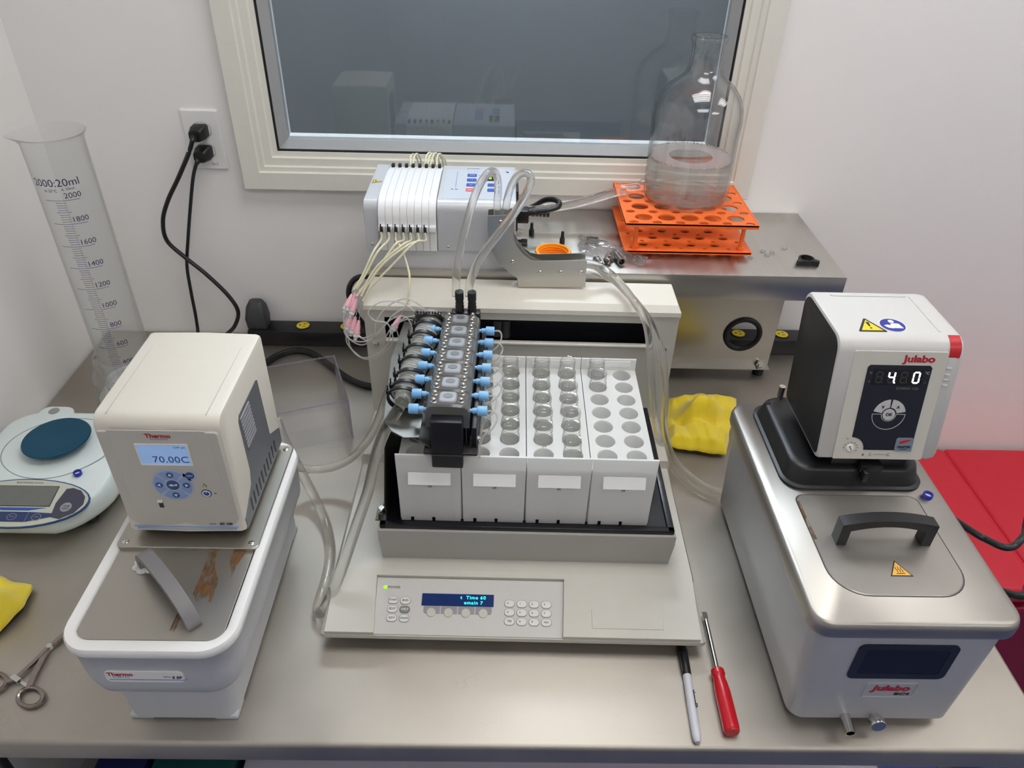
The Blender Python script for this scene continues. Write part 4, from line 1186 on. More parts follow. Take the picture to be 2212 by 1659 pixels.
for k in range(9, -1, -1):
    x = -0.020 + 0.040 * k / 9
    pts += [(x + 0.0008, 0.014)] if k == 9 else [(x + 0.0012, 0.014)]
    pts += [(x - 0.0012, 0.014)] if k > 0 else [(x - 0.0008 + 0.0008, 0.014)]
    if k > 0:
        xm = x - 0.0022
        pts += [(x - 0.0012, 0.009), (x - 0.0032, 0.009)]
b.prism(pts, -0.0007, 0.0007, FM)
b.box((-0.112, -0.428, 0.298), (0.042, 0.010, 0.0015)); b.box((-0.095, -0.426, 0.278), (0.006, 0.002, 0.042))
part('tube_comb', b, 'sheet_grey', t)
done(t, LOC)

bundle = [Vector(p) for p in ((-0.1067, -0.4166, 0.2920), (-0.1118, -0.4430, 0.2880), (-0.1192, -0.4924, 0.2840), (-0.1244, -0.5421, 0.2810), (-0.1291, -0.5895, 0.2790), (-0.1329, -0.6125, 0.2780))]
LOC = Vector((bundle[2].x, bundle[2].y, 0.258))
t = thing('tubing_bundle', 'clear sleeve wound with thin tubes and black cable ties', 'tubing', LOC)
b = B(); b.tube(bundle, lambda q: 0.0150 if q < 0.86 else 0.0150 - (q - 0.86) / 0.14 * 0.0068, 16, 8); part('sleeve', b, 'sleeve_clear', t)
bp = catmull(bundle, 16)
for j in range(5):
    b = B(); pts = []
    for i in range(len(bp)):
        T = (bp[min(i + 1, len(bp) - 1)] - bp[max(i - 1, 0)]).normalized()
        u = T.cross(Vector((0, 0, 1))).normalized(); w = u.cross(T)
        a = i * 0.75 + j * 2 * PI / 5
        pts.append(bp[i] + (u * math.cos(a) + w * math.sin(a)) * (0.0160 + 0.0015 * math.sin(i * 0.5 + j)) * (1.0 if i < len(bp) * 0.86 else 0.65))
    b.tube(pts, 0.0018, 6, 3); part('wound_tube', b, 'tube_thin', t)
nt = 8
for k in range(nt):
    i = int((len(bp) - 5) * (k + 0.8) / nt)
    T = (bp[min(i + 1, len(bp) - 1)] - bp[max(i - 1, 0)]).normalized()
    u = T.cross(Vector((0, 0, 1))).normalized(); w = u.cross(T)
    b = B()
    ringp = [bp[i] + (u * math.cos(a) + w * math.sin(a)) * 0.0208 + T * 0.004 * math.sin(a + 1) for a in [2 * PI * q / 28 for q in range(28)]]
    loops = []
    for q in range(29):
        c = ringp[q % 28]; rd = (c - bp[i]).normalized()
        loops.append([c + rd * e * 0.0010 + T * f * 0.0032 for e, f in ((-1, -1), (1, -1), (1, 1), (-1, 1))])
    b.loft(loops, False, False)
    tie = part('cable_tie', b, 'black_plastic', t)
    hp = bp[i] + (-u * 0.93 + w * 0.36) * 0.0190
    hp = bp[i] + (u * (1 if u.x < 0 else -1) * 0.93 + w * 0.36) * 0.0220
    b = B(); b.box(hp, (0.0068, 0.0058, 0.0065), 0.0008, rot=Matrix.Rotation(0.3, 3, 'Z')); b.box(hp + Vector((-0.001, 0.001, 0.006)), (0.0015, 0.0045, 0.010), 0.0003); part('tie_head', b, 'black_plastic', tie)
done(t, LOC)

# ---------------------------------------------------------------- overshelf and peristaltic pump
SZ = 0.303
LOC = Vector((0.19, -0.14, 0))
t = thing('steel_overshelf', 'brushed steel riser shelf against the wall holding the bottle rack', 'shelf', LOC)
b = B()
sx0, sx1, syf, syb = -0.222, 0.5905, -0.2745, -0.002
b.box(((sx0 + sx1) / 2, (syf + syb) / 2, SZ - 0.0008), (sx1 - sx0, syb - syf, 0.0016), 0.0006)
part('shelf_top', b, 'steel', t)
b = B(); b.box(((sx0 + sx1) / 2, syf + 0.0007, SZ - 0.0243), (sx1 - sx0, 0.0014, 0.0455), 0.0005); part('shelf_lip', b, 'steel_brushed', t)
for x in (sx0 + 0.0007, sx1 - 0.0007):
    b = B(); b.box((x, (syf + syb) / 2, SZ - 0.0243), (0.0014, syb - syf - 0.004, 0.0455)); part('shelf_side', b, 'steel_brushed', t)
FLg = Frame((0, -0.120, 0), (1, 0, 0), (0, 0, 1))
b = B(); b.holed([(-0.16, 0.014), (0.5600, 0.014), (0.5600, SZ - 0.002), (-0.16, SZ - 0.002)], [ellipse(0.034, 0.034, 32, 0.4925, 0.090)], -0.0015, 0.0, FLg)
part('support_panel', b, 'steel_brushed', t)
b = B(); b.box((0.20, -0.1285, 0.0148), (0.72, 0.017, 0.0015)); part('panel_flange', b, 'steel_brushed', t)
for x in (0.540, -0.14):
    b = B(); b.cyl((x, -0.128, 0), (x, -0.128, 0.012), 0.011); part('foot', b, 'rubber', t)
    b = B(); b.cyl((x, -0.128, 0.010), (x, -0.128, 0.024), 0.0035); b.cyl((x, -0.128, 0.0155), (x, -0.128, 0.020), 0.0065, n=6); part('foot_bolt', b, 'chrome', t)
b = B(); b.tube([(0.4925 + 0.0345 * math.cos(a), -0.1208, 0.090 + 0.0345 * math.sin(a)) for a in [2 * PI * k / 20 for k in range(20)]], 0.0052, 10, 3, closed=True); part('grommet', b, 'rubber', t)
done(t, LOC)

mat('pump_grey', (196, 198, 202), 0.4, metal=0.15, var=0.02)
mat('pump_side', (188, 190, 194), 0.45, var=0.02)
mat('cassette_white', (236, 237, 238), 0.35, var=0.01)
mat('panel_sticker', (196, 202, 212), 0.45, var=0.01)
mat('btn_blue', (40, 84, 176), 0.4)
mat('btn_red', (222, 96, 96), 0.4)
mat('digit_lime', (190, 220, 30), 0.4, emit=(180, 220, 20), estr=0.6)
LOC = Vector((-0.104, -0.19, SZ))
t = thing('peristaltic_pump', 'grey multichannel peristaltic pump with white cassettes on the shelf', 'pump', LOC)
px0, px1, pyf, pyb, pz0, pz1 = -0.2270, 0.0205, -0.272, -0.100, SZ, 0.4205
prof = [(pyf, 0.3375)]
for k in range(7):
    a = k / 6 * PI / 2
    prof.append((pyf + 0.015 - 0.015 * math.cos(a), pz1 - 0.015 + 0.015 * math.sin(a)))
prof += [(pyb, pz1), (pyb, 0.3375)]
def hull(x0, x1, i=0.0012):
    b = B()
    yc, zc = (pyf + pyb) / 2, (0.3375 + pz1) / 2
    b.loft([[(x, y + (e if y < yc else -e), z - (e if z > zc else 0)) for y, z in prof] for x, e in ((x0, i), (x0 + i, 0), (x1 - i, 0), (x1, i))])
    return b
part('left_housing', hull(px0, -0.2035), 'pump_grey', t)
part('right_housing', hull(-0.1085, px1), 'pump_grey', t)
b = B(); b.box((-0.156, -0.184, 0.375), (0.096, 0.160, 0.070)); part('roller_bay', b, 'white_plastic', t)
b = B(); b.box(((px0 + px1) / 2, (pyf + pyb) / 2 + 0.0008, 0.3195), (px1 - px0 - 0.001, pyb - pyf - 0.002, 0.0345), 0.001); part('lower_case', b, 'pump_grey', t)
for fx in (px0 + 0.02, px1 - 0.02):
    for fy in (pyf + 0.02, pyb - 0.02):
        b = B(); b.cyl((fx, fy, SZ), (fx, fy, SZ + 0.004), 0.007); part('foot', b, 'rubber', t)
for p in ((-0.2170, pyf, 0.347), (-0.0915, pyf, 0.344)):
    screw(t, p, (0, -1, 0), 0.0026)
# eight cassettes: curved white bands over the bay
cp = [(-0.107, 0.4200), (-0.150, 0.4250), (-0.215, 0.4250), (-0.250, 0.4230), (-0.268, 0.4160), (-0.2770, 0.4030), (-0.2790, 0.3850)]
pp = catmull([(0, y, z) for y, z in cp], 5)
cw = 0.094 / 8
for k in range(8):
    x0 = -0.2030 + k * cw
    b = B()
    b.loft([[(x0 + 0.0002, p.y, p.z), (x0 + cw - 0.0002, p.y, p.z), (x0 + cw - 0.0002, p.y + 0.005, p.z - 0.006), (x0 + 0.0002, p.y + 0.005, p.z - 0.006)] for p in pp])
    c = part('cassette', b, 'cassette_white', t)
    b = B(); b.box((x0 + cw / 2, -0.2790, 0.3805), (cw - 0.0008, 0.014, 0.009), 0.001); part('cassette_latch', b, 'cassette_white', c)
    b = B(); b.box((x0 + cw / 2, -0.111, 0.4225), (cw * 0.45, 0.008, 0.0075)); part('tube_stop', b, 'rubber', c)
    b = B(); b.box((x0 + cw / 2, -0.2730, 0.3565), (cw - 0.0006, 0.003, 0.038)); part('cassette_tail', b, 'cassette_white', c)
for k in range(7):
    b = B(); x = -0.2030 + k * cw + cw * 0.5
    b.box((x, -0.2885, 0.3800), (0.0045, 0.007, 0.010), 0.001); b.box((x - 0.001, -0.2890, 0.3865), (0.0016, 0.004, 0.007)); part('tube_clip', b, 'rubber', t)
# operator panel on top, read from behind the instrument
FO = Frame((0, 0, pz1), (-1, 0, 0), (0, -1, 0))
def o2(x, y): return (-x, -y)
st = part('panel_sticker', B().prism(rrect(0.116, 0.135, 0.003, 3, *o2(-0.043, -0.1845)), -0.0002, 0.0004, FO), 'panel_sticker', t)
yb0 = -0.150
for k, (m, s) in enumerate((('btn_blue', 'CAL'), ('btn_blue', '+ -'), ('btn_blue', '<>'), ('btn_red', 'STOP'))):
    x, y = -0.0555, -0.146 - k * 0.0225
    kb = flat('button', rrect(0.0165, 0.0135, 0.002, 3, *o2(x, y)), FO, 0.0010, m, st)
    text('lettering', s, 0.0050, FO, *o2(x, y), 'label_white', kb, h=0.0012)
    text('lettering', 'o', 0.0040, FO, *o2(x + 0.0120, y), 'btn_blue', st, h=0.0006)
for k, y in ((1, -0.190), (2, -0.213)):
    flat('button', rrect(0.0165, 0.0135, 0.002, 3, *o2(-0.0195, y)), FO, 0.0010, 'btn_blue', st)
for k in range(4):
    text('lettering', 'mm', 0.0042, FO, *o2(-0.063 + k * 0.0055, -0.113), 'btn_blue', st, h=0.0006)
    text('lettering', 'rl', 0.0042, FO, *o2(-0.063 + k * 0.0055, -0.127), 'btn_blue', st, h=0.0006)
flat('panel_line', rrect(0.0006, 0.075, 0.0001, 1, *o2(-0.0815, -0.165)), FO, 0.0006, 'btn_blue', st)
text('lettering', 'kg', 0.0055, FO, *o2(-0.0860, -0.2125), 'btn_blue', st, h=0.0006)
text('lettering', 'kg', 0.0055, FO, *o2(-0.0790, -0.2125), 'btn_blue', st, h=0.0006)
dsp = flat('display', rrect(0.022, 0.046, 0.001, 2, *o2(-0.0225, -0.148)), FO, 0.0008, 'black_gloss', st)
for k in range(3):
    text('lettering', '8', 0.0115, FO, *o2(-0.0235, -0.135 - k * 0.012), 'digit_lime', dsp, h=0.0010)
text('lettering', 'R', 0.0085, FO, *o2(0.0060, -0.127), 'ink_black', st, h=0.0006, bold=0.0003)
FL_ = Frame((0, 0, pz1), (1, 0, 0), (0, 1, 0))
wx, wy = -0.2155, -0.182
ws = flat('warning_sticker', [(wx - 0.0075, wy - 0.0095), (wx + 0.0085, wy - 0.0005), (wx - 0.0075, wy + 0.0085)], FL_, 0.0004, 'ink_black', t)
flat('sticker_face', [(wx - 0.0063, wy - 0.0078), (wx + 0.0066, wy - 0.0005), (wx - 0.0063, wy + 0.0068)], FL_, 0.0006, 'sticker_yellow', ws)
flat('sticker_mark', [(wx - 0.0050, wy - 0.0030), (wx + 0.0010, wy - 0.0015), (wx - 0.0035, wy + 0.0030)], FL_, 0.0008, 'ink_black', ws)
b = B(); b.box((0.0225, -0.160, 0.372), (0.006, 0.050, 0.075), 0.002); part('socket_panel', b, 'black_plastic', t)
done(t, LOC)

# ---------------------------------------------------------------- orange tube rack
mat('rack_orange', (246, 112, 40), 0.38, var=0.04)
mat('cap_orange', (250, 156, 26), 0.4, var=0.03)
LOC = Vector((0.327, -0.112, SZ))
t = thing('orange_tube_rack', 'two-tier orange plastic tube rack under the glass bottle', 'rack', LOC)
W, D = 0.232, 0.200
def holes(big, small, dx, dy):
    H = []
    for j in range(5):
        for i in range(5):
            H.append(ellipse(big, big, 18, -W / 2 + 0.030 + i * 0.043, -D / 2 + 0.032 + j * 0.034 ))
    for j in range(6):
        for i in range(5):
            H.append(ellipse(small, small, 12, -W / 2 + 0.0305 + i * 0.043 - (0.0215 if True else 0) + 0.0, -D / 2 + 0.015 + j * 0.034))
    return H
zs = (0.012, 0.0635)
b = B(); b.holed(rrect(W - 0.006, D, 0.002, 2), [ellipse(0.0085, 0.0065, 14, -W / 2 + 0.040 + i * 0.043 + (0.0215 if j % 2 else 0), -D / 2 + 0.028 + j * 0.029) for j in range(6) for i in range(4)] + [ellipse(0.0042, 0.0036, 10, -W / 2 + 0.0185 + i * 0.043 + (0.0215 if j % 2 else 0), -D / 2 + 0.0135 + j * 0.029) for j in range(6) for i in range(5)], zs[0] - 0.0025, zs[0] + 0.0005)
part('lower_tier', b, 'rack_orange', t)
b = B(); b.box((0, -D / 2 + 0.0012, zs[0] - 0.002), (W - 0.006, 0.0024, 0.006), 0.0006); part('tier_edge', b, 'rack_orange', t)
H = [ellipse(0.0155, 0.0135, 20, -W / 2 + 0.035 + i * 0.0405 + 0.0, -D / 2 + 0.029 + j * 0.0475) for j in range(4) for i in range(5)]
H += [ellipse(0.0085, 0.0060, 14, -W / 2 + 0.0150 + i * 0.0405, -D / 2 + 0.0075 + j * 0.0463) for j in range(5) for i in range(6)]
b = B(); b.holed(rrect(W, D, 0.002, 2), H, zs[1] - 0.0028, zs[1]); part('upper_tier', b, 'rack_orange', t)
b = B(); b.holed(rrect(W, D, 0.002, 2), [rrect(W - 0.004, D - 0.004, 0.001, 2)], zs[1] - 0.007, zs[1] + 0.0006); part('tier_rim', b, 'rack_orange', t)
for sx in (-1, 1):
    for sy in (-1, 1):
        b = B(); p = (sx * (W / 2 - 0.022), sy * (D / 2 - 0.012))
        b.cyl((p[0], p[1], zs[0]), (p[0], p[1], zs[1] - 0.0025), 0.0042, 0.0036, 12); b.cyl((p[0], p[1], zs[0]), (p[0], p[1], zs[0] + 0.006), 0.0062, n=12); part('post', b, 'rack_orange', t)
        b = B(); b.box((p[0] - sx * 0.004, p[1] - sy * 0.004, 0.0047), (0.020, 0.014, 0.0095), 0.001); part('foot', b, 'rack_orange', t)

# ---------------------------------------------------------------- glass bottle with outlet
def dielectric(name, ior, col):
    m = bpy.data.materials.new(name); N, L = nodes_of(m); N.clear()
    o = N.new('ShaderNodeOutputMaterial'); g = N.new('ShaderNodeBsdfGlass')
    g.inputs['IOR'].default_value = ior; g.inputs['Color'].default_value = (*col, 1); g.inputs['Roughness'].default_value = 0.0
    L.new(g.outputs[0], o.inputs['Surface'])
    MATS[name] = m
clear('bottle_glass', (0.990, 0.993, 0.991), (0.30, 0.33, 0.32), 0.015, 1.62, 5.0)
hose_mat('water', 1.33, (0.99, 0.997, 0.995), 0.55, 0.0, 0.0)
clear('foam', (0.97, 0.92, 0.92), (0.9, 0.85, 0.85), 0.3, 1.2, 1.0, 0.45)
BO = Vector((0.3335, -0.093, SZ + 0.0645))
t = thing('glass_bottle', 'clear glass aspirator bottle part filled with water on orange rack', 'bottle', BO, 0.0)
R0 = 0.0765
outer = [(0.0, 0.004), (0.040, 0.003), (0.066, 0.0), (0.0725, 0.003), (0.0755, 0.010), (R0, 0.020), (R0, 0.120), (R0 + 0.0015, 0.145), (0.0755, 0.165), (0.068, 0.184), (0.055, 0.200), (0.040, 0.2115), (0.0315, 0.220), (0.0275, 0.232), (0.0262, 0.250), (0.0270, 0.266), (0.0295, 0.270), (0.0300, 0.2745), (0.0285, 0.2775)]
inner = [(0.0235, 0.2775), (0.0228, 0.270), (0.0225, 0.250), (0.0240, 0.231), (0.0285, 0.2175), (0.038, 0.2085), (0.0525, 0.1970), (0.0650, 0.1820), (0.0722, 0.164), (R0 - 0.002, 0.145), (R0 - 0.0035, 0.120), (R0 - 0.0035, 0.020), (0.070, 0.0095), (0.060, 0.008), (0.0, 0.010)]
b = B(); b.lathe(outer + inner, (0, 0, 0), 56, False, False); part('bottle_body', b, 'bottle_glass', t, angle=60)
b = B(); b.lathe([(0.0, 0.0094), (0.060, 0.0074), (0.0706, 0.0090), (R0 - 0.0030, 0.020), (R0 - 0.0030, 0.0790), (R0 - 0.0050, 0.0780), (0.0, 0.0780)], (0, 0, 0), 48, False, False); part('water', b, 'water', t, 'water', angle=60)
b = B()
pts = []
b.lathe([(R0 - 0.0045, 0.0786), (R0 - 0.020, 0.0792), (R0 - 0.038, 0.0784)], (0, 0, 0), 48, False, False); fm = part('foam_ring', b, 'foam', t, angle=60)
b = B()
for k in range(64):
    a = 2 * PI * k / 64 + random.uniform(-0.03, 0.03)
    b.sphere(((R0 - 0.0055) * math.cos(a), (R0 - 0.0055) * math.sin(a), 0.0795), random.uniform(0.0014, 0.0024), 6)
part('bubbles', b, 'foam', t, kind='stuff')
b = B(); b.lathe([(0.0160, -0.006), (0.0155, 0.004), (0.0120, 0.010), (0.0100, 0.016), (0.0112, 0.020), (0.0095, 0.024), (0.0108, 0.029), (0.0092, 0.033), (0.0104, 0.038), (0.0090, 0.044), (0.0070, 0.044), (0.0070, 0.0)], (-R0 + 0.001, 0.003, 0.0165), 22, False, False, axis=(-1, 0, -0.10)); part('outlet_spigot', b, 'bottle_glass', t, angle=60)
# hose from the spigot
b = B()
b.tube([(0.2250, -0.0900, 0.3782), (0.2066, -0.0900, 0.3743), (0.1814, -0.0920, 0.3665), (0.1303, -0.1000, 0.3542), (0.0790, -0.1050, 0.3462), (0.0364, -0.1060, 0.3402), (0.0065, -0.0850, 0.3270)], 0.0085, 14, 8)
tag(part('bottle_hose', b, 'hose_clear'), 'thick clear hose running from the glass bottle spigot behind the pump', 'hose')

# ---------------------------------------------------------------- graduated cylinder in the corner
clear('cylinder_plastic', (0.975, 0.98, 0.98), (0.91, 0.925, 0.93), 0.2, 1.25, 2.5, 0.10)
clear('bag_plastic', (0.95, 0.95, 0.95), (0.75, 0.75, 0.75), 0.1, 1.45, 1.5, 0.22)
mat('ink_cyl', (70, 76, 128), 0.5)
CY = Vector((-0.7085, -0.2415, 0))
t = thing('graduated_cylinder', 'tall translucent graduated cylinder with blue scale to 2000', 'cylinder', CY)
RC_ = 0.0455
b = B(); n = 40
loops = []
for z, r, sp in ((0.030, RC_, 0), (0.20, RC_, 0), (0.45, RC_, 0), (0.498, RC_, 0), (0.506, RC_ + 0.002, 0.3), (0.512, RC_ + 0.006, 1.0), (0.512, RC_ + 0.0045, 1.0), (0.503, RC_ - 0.0015, 0.2), (0.20, RC_ - 0.0022, 0), (0.032, RC_ - 0.0022, 0)):
    lp = []
    for k in range(n):
        a = 2 * PI * k / n
        d = max(0.0, math.cos(a - math.radians(200))) ** 12 * sp * 0.014
        lp.append(((r + d) * math.cos(a), (r + d) * math.sin(a), z - max(0, d) * 0.1))
    loops.append(lp)
b.loft(loops, False, False)
part('cylinder_wall', b, 'cylinder_plastic', t, angle=60)
b = B(); b.lathe([(0.066, 0.0), (0.066, 0.012), (0.052, 0.028), (RC_ + 0.001, 0.034), (RC_ + 0.001, 0.044), (RC_ - 0.002, 0.044), (RC_ - 0.002, 0.030), (0, 0.028)], (0, 0, 0), 6 * 4, True, False); part('cylinder_foot', b, 'white_plastic', t)
FACE = math.radians(-59)
def arcmark(a0, a1, z, h=0.0007, r=RC_ + 0.0003):
    b = B(); n = max(3, int(abs(a1 - a0) / 6))
    L0 = [[(r * math.cos(FACE + math.radians(a)), r * math.sin(FACE + math.radians(a)), zz) for zz in (z, z + h)] for a in [a0 + (a1 - a0) * k / n for k in range(n + 1)]]
    for p, q in zip(L0[:-1], L0[1:]):
        b.face(b._v([p[0], q[0], q[1], p[1]]))
    return b
def zml(v): return 0.020 + v * 0.0001985
mk = B()
def addmark(a0, a1, z):
    n = max(2, int(abs(a1 - a0) / 8)); r = RC_ + 0.0004; h = 0.0007
    row = [[mk.bm.verts.new((r * math.cos(FACE + math.radians(a)), r * math.sin(FACE + math.radians(a)), zz)) for zz in (z, z + h)] for a in [a0 + (a1 - a0) * k / n for k in range(n + 1)]]
    for p, q in zip(row[:-1], row[1:]):
        mk.face((p[0], q[0], q[1], p[1]))
for v in range(200, 2001, 20):
    if v % 200 == 0:
        addmark(-52, 14, zml(v))
    elif v % 100 == 0:
        addmark(-36, -8, zml(v))
    else:
        addmark(-32, -13, zml(v))
part('graduation_marks', mk, 'ink_cyl', t, kind='stuff')
def curved_text(s, size, ang, z, parent, rot=0.0):
    a = FACE + math.radians(ang)
    c = Vector(((RC_ + 0.0006) * math.cos(a), (RC_ + 0.0006) * math.sin(a), z))
    o = text('lettering', s, size, Frame((0, 0, 0), (1, 0, 0), (0, 1, 0)), 0, 0, 'ink_cyl', parent, h=0)
    for v in o.data.vertices:        # wrap the flat letters round the wall
        aa = a + v.co.x / RC_
        v.co = Vector(((RC_ + 0.0006) * math.cos(aa), (RC_ + 0.0006) * math.sin(aa), z + v.co.y))
    return o
for v in range(400, 2001, 200):
    curved_text(str(v), 0.0125, 3, zml(v) + 0.0075, t)
curved_text('2000:20ml', 0.0170, -22, zml(2000) + 0.0285, t)
curved_text('in 20°C', 0.0065, -34, zml(2000) + 0.0165, t)
curved_text('± 10ml', 0.0065, -2, zml(2000) + 0.0185, t)
b = B(); n = 26; loops = []
for i, (z, r) in enumerate(((0.006, 0.070), (0.030, 0.0675), (0.060, 0.060), (0.085, 0.056), (0.100, 0.053), (0.104, 0.049))):
    loops.append([((r + 0.0045 * math.sin(k * 2.4 + i * 1.7) + random.uniform(-0.002, 0.002)) * math.cos(2 * PI * k / n), (r + 0.0045 * math.sin(k * 2.4 + i * 1.7) + random.uniform(-0.002, 0.002)) * math.sin(2 * PI * k / n), z + random.uniform(-0.002, 0.003)) for k in range(n)])
b.loft(loops, False, False)
part('bag_sleeve', b, 'bag_plastic', t, 'crumpled clear plastic bag round the foot', angle=20)

# ---------------------------------------------------------------- clear acrylic box
clear('acrylic', (0.99, 0.99, 0.993), (0.90, 0.89, 0.94), 0.02, 1.40, 3.5)
clear('acrylic_edge', (0.84, 0.82, 0.92), (0.55, 0.52, 0.74), 0.05, 1.49, 1.0, 0.15)
AX = Vector((-0.3875, -0.325, 0))
t = thing('acrylic_box', 'empty clear acrylic box with violet edges on the bench', 'box', AX, math.radians(20))
w, d, h, q = 0.200, 0.152, 0.088, 0.003
b = B(); b.box((0, 0, q / 2 + 0.0015), (w - 0.0062, d - 0.0062, q)); part('box_floor', b, 'acrylic', t)
for s in (-1, 1):
    b = B(); b.box((0, s * (d / 2 - q / 2), h / 2), (w, q, h - q)); part('box_wall', b, 'acrylic', t)
    b = B(); b.box((s * (w / 2 - q / 2), 0, h / 2), (q, d - 2 * q, h - q)); part('box_wall', b, 'acrylic', t)
    b = B(); b.box((0, s * (d / 2 - q / 2), h - 0.0008), (w, q, 0.0016)); part('box_edge', b, 'acrylic_edge', t)
    b = B(); b.box((s * (w / 2 - q / 2), 0, h - 0.0008), (q, d - 2 * q, 0.0016)); part('box_edge', b, 'acrylic_edge', t)
    for s2 in (-1, 1):
        b = B(); b.box((s * (w / 2 - q / 2), s2 * (d / 2 - q / 2), h / 2), (q * 1.1, q * 1.1, h - 0.004)); part('box_corner', b, 'acrylic_edge', t)

# ---------------------------------------------------------------- electronic scale
mat('scale_body', (222, 233, 231), 0.4, var=0.015)
mat('scale_pan', (20, 84, 112), 0.2, metal=0.55, var=0.05)
mat('scale_panel', (196, 198, 182), 0.45, var=0.02)
mat('scale_rim', (36, 74, 128), 0.4)
mat('scale_lcd', (112, 114, 108), 0.2, var=0.05)
mat('scale_key', (40, 58, 100), 0.4)
mat('scale_tare', (66, 66, 82), 0.4)
SC = Vector((-0.738, -0.495, 0))
t = thing('electronic_scale', 'pale mint electronic scale with round blue pan', 'scale', SC)
def hy(y): return 0.060 if y > -0.020 else 0.060 - (-0.020 - y) * 0.19
def outl(s, grow=0.0):
    P = []
    base = rrect(0.236, 0.225, (0.060, 0.050, 0.050, 0.060), 8, 0, 0.015)
    for a, c in base:
        if c < 0.0:
            c -= 0.034 * max(0.0, 1 - (a / 0.118) ** 2) * min(1, -c / 0.08)
        P.append((a * s, (c - 0.0) * s))
    return P
b = B(); loops = []
for s, zf in ((0.94, lambda y: 0.010), (0.985, lambda y: 0.014), (1.0, lambda y: 0.022), (0.995, lambda y: hy(y) - 0.014), (0.975, lambda y: hy(y) - 0.005), (0.945, lambda y: hy(y) - 0.001), (0.91, hy), (0.8, hy), (0.65, hy), (0.5, hy), (0.35, hy), (0.2, hy), (0.02, hy)):
    loops.append([(a, c, zf(c)) for a, c in outl(s)])
b.loft(loops, True, True)
part('scale_body', b, 'scale_body', t, angle=50)
for fx in (-0.085, 0.085):
    for fy in (-0.075, 0.095):
        b = B(); b.cyl((fx, fy, 0), (fx, fy, 0.012), 0.012); part('foot', b, 'rubber', t)
b = B(); b.prism(rrect(0.060, 0.040, 0.018, 6, -0.046, 0.118), 0.040, 0.0605, GROUND, 0.002); part('level_mount', b, 'scale_body', t)
b = B(); b.lathe([(0.0090, 0.060), (0.0090, 0.0612), (0.0075, 0.0616), (0, 0.0616)], (-0.050, 0.123, 0), 20); part('level_bubble', b, 'slat_grey', t)
b = B(); b.tube([(0.004 + 0.088 * math.cos(a), 0.030 + 0.074 * math.sin(a), hy(0.030 + 0.074 * math.sin(a)) + 0.0001) for a in [2 * PI * k / 40 for k in range(40)]], 0.0007, 5, 2, closed=True); part('groove', b, 'slat_grey', t)
b = B(); b.lathe([(0.010, 0.058), (0.010, 0.070), (0.046, 0.0725), (0.0515, 0.0735), (0.0525, 0.0755), (0.0515, 0.0772), (0, 0.0778)], (0.003, 0.033, 0), 48, True, True); part('weighing_pan', b, 'scale_pan', t)
FSc = Frame((-0.003, -0.0855, hy(-0.0855) + 0.0006), (1, 0, 0), (0, 0.1, 0.019))
def lens(rx, ryt, ryb, n=36):
    return [(rx * math.cos(a), (ryt if math.sin(a) > 0 else ryb) * math.sin(a)) for a in [2 * PI * k / n for k in range(n)]]
flat('panel_rim', lens(0.1055, 0.0410, 0.0500), FSc, 0.0006, 'scale_rim', t, -0.002)
pn = flat('panel', lens(0.1030, 0.0390, 0.0480), FSc, 0.0010, 'scale_panel', t, -0.002)
FS2 = Frame(FSc.p(0, 0, 0.0010), FSc.u, FSc.v)
flat('lcd_frame', rrect(0.0980, 0.0385, 0.001, 2, 0.0, 0.0080), FS2, 0.0004, 'ink_black', pn)
flat('lcd', rrect(0.0960, 0.0365, 0.001, 2, 0.0, 0.0080), FS2, 0.0006, 'scale_lcd', pn)
text('lettering', 'ELECTRONIC SCALE', 0.0046, FS2, 0.0, 0.0330, 'ink_grey', pn)
flat('blue_bar', [(-0.045, -0.0135), (-0.02, -0.0185), (0.02, -0.0185), (0.045, -0.0135)], FS2, 0.0005, 'btn_blue', pn)
for x0, x1, d0, d1 in ((-0.060, -0.0225, 0.010, 0.0), (-0.0215, 0.0215, 0.0, 0.0), (0.0225, 0.060, 0.0, 0.010)):
    k = flat('panel_key', [(x0, -0.0390 - 0.0 + d0), (x1, -0.0390 + d1), (x1, -0.0215 - d1 * 0.2), (x0, -0.0215 - d0 * 0.2)], FS2, 0.0008, 'scale_key', pn)
    b = B(); b.holed(ellipse(0.0072, 0.0060, 20, (x0 + x1) / 2 - (0.004 if x1 > 0.03 else 0), -0.0305), [ellipse(0.0064, 0.0052, 20, (x0 + x1) / 2 - (0.004 if x1 > 0.03 else 0), -0.0305)], 0.0005, 0.0010, FS2); part('key_ring', b, 'soft_tab', k)
    text('lettering', 'PCS' if abs(x0 + x1) < 0.001 else 'ON', 0.0042, FS2, (x0 + x1) / 2 - (0.004 if x1 > 0.03 else 0), -0.0305, 'soft_tab', k, h=0.0010)
k = flat('tare_key', [(0.058, -0.0300), (0.072, -0.0330), (0.090, -0.0220), (0.0985, -0.0060), (0.096, 0.0080), (0.086, 0.0190), (0.072, 0.0240), (0.062, 0.0220), (0.056, -0.005)], FS2, 0.0008, 'scale_tare', pn)
flat('key_disc', ellipse(0.0085, 0.0085, 22, 0.0745, -0.0120), FS2, 0.0010, 'slat_grey', k)
text('lettering', 'TARE', 0.0042, FS2, 0.0745, -0.0100, 'scale_tare', k, h=0.0012)
text('lettering', 'ZERO', 0.0042, FS2, 0.0745, -0.0145, 'scale_tare', k, h=0.0012)

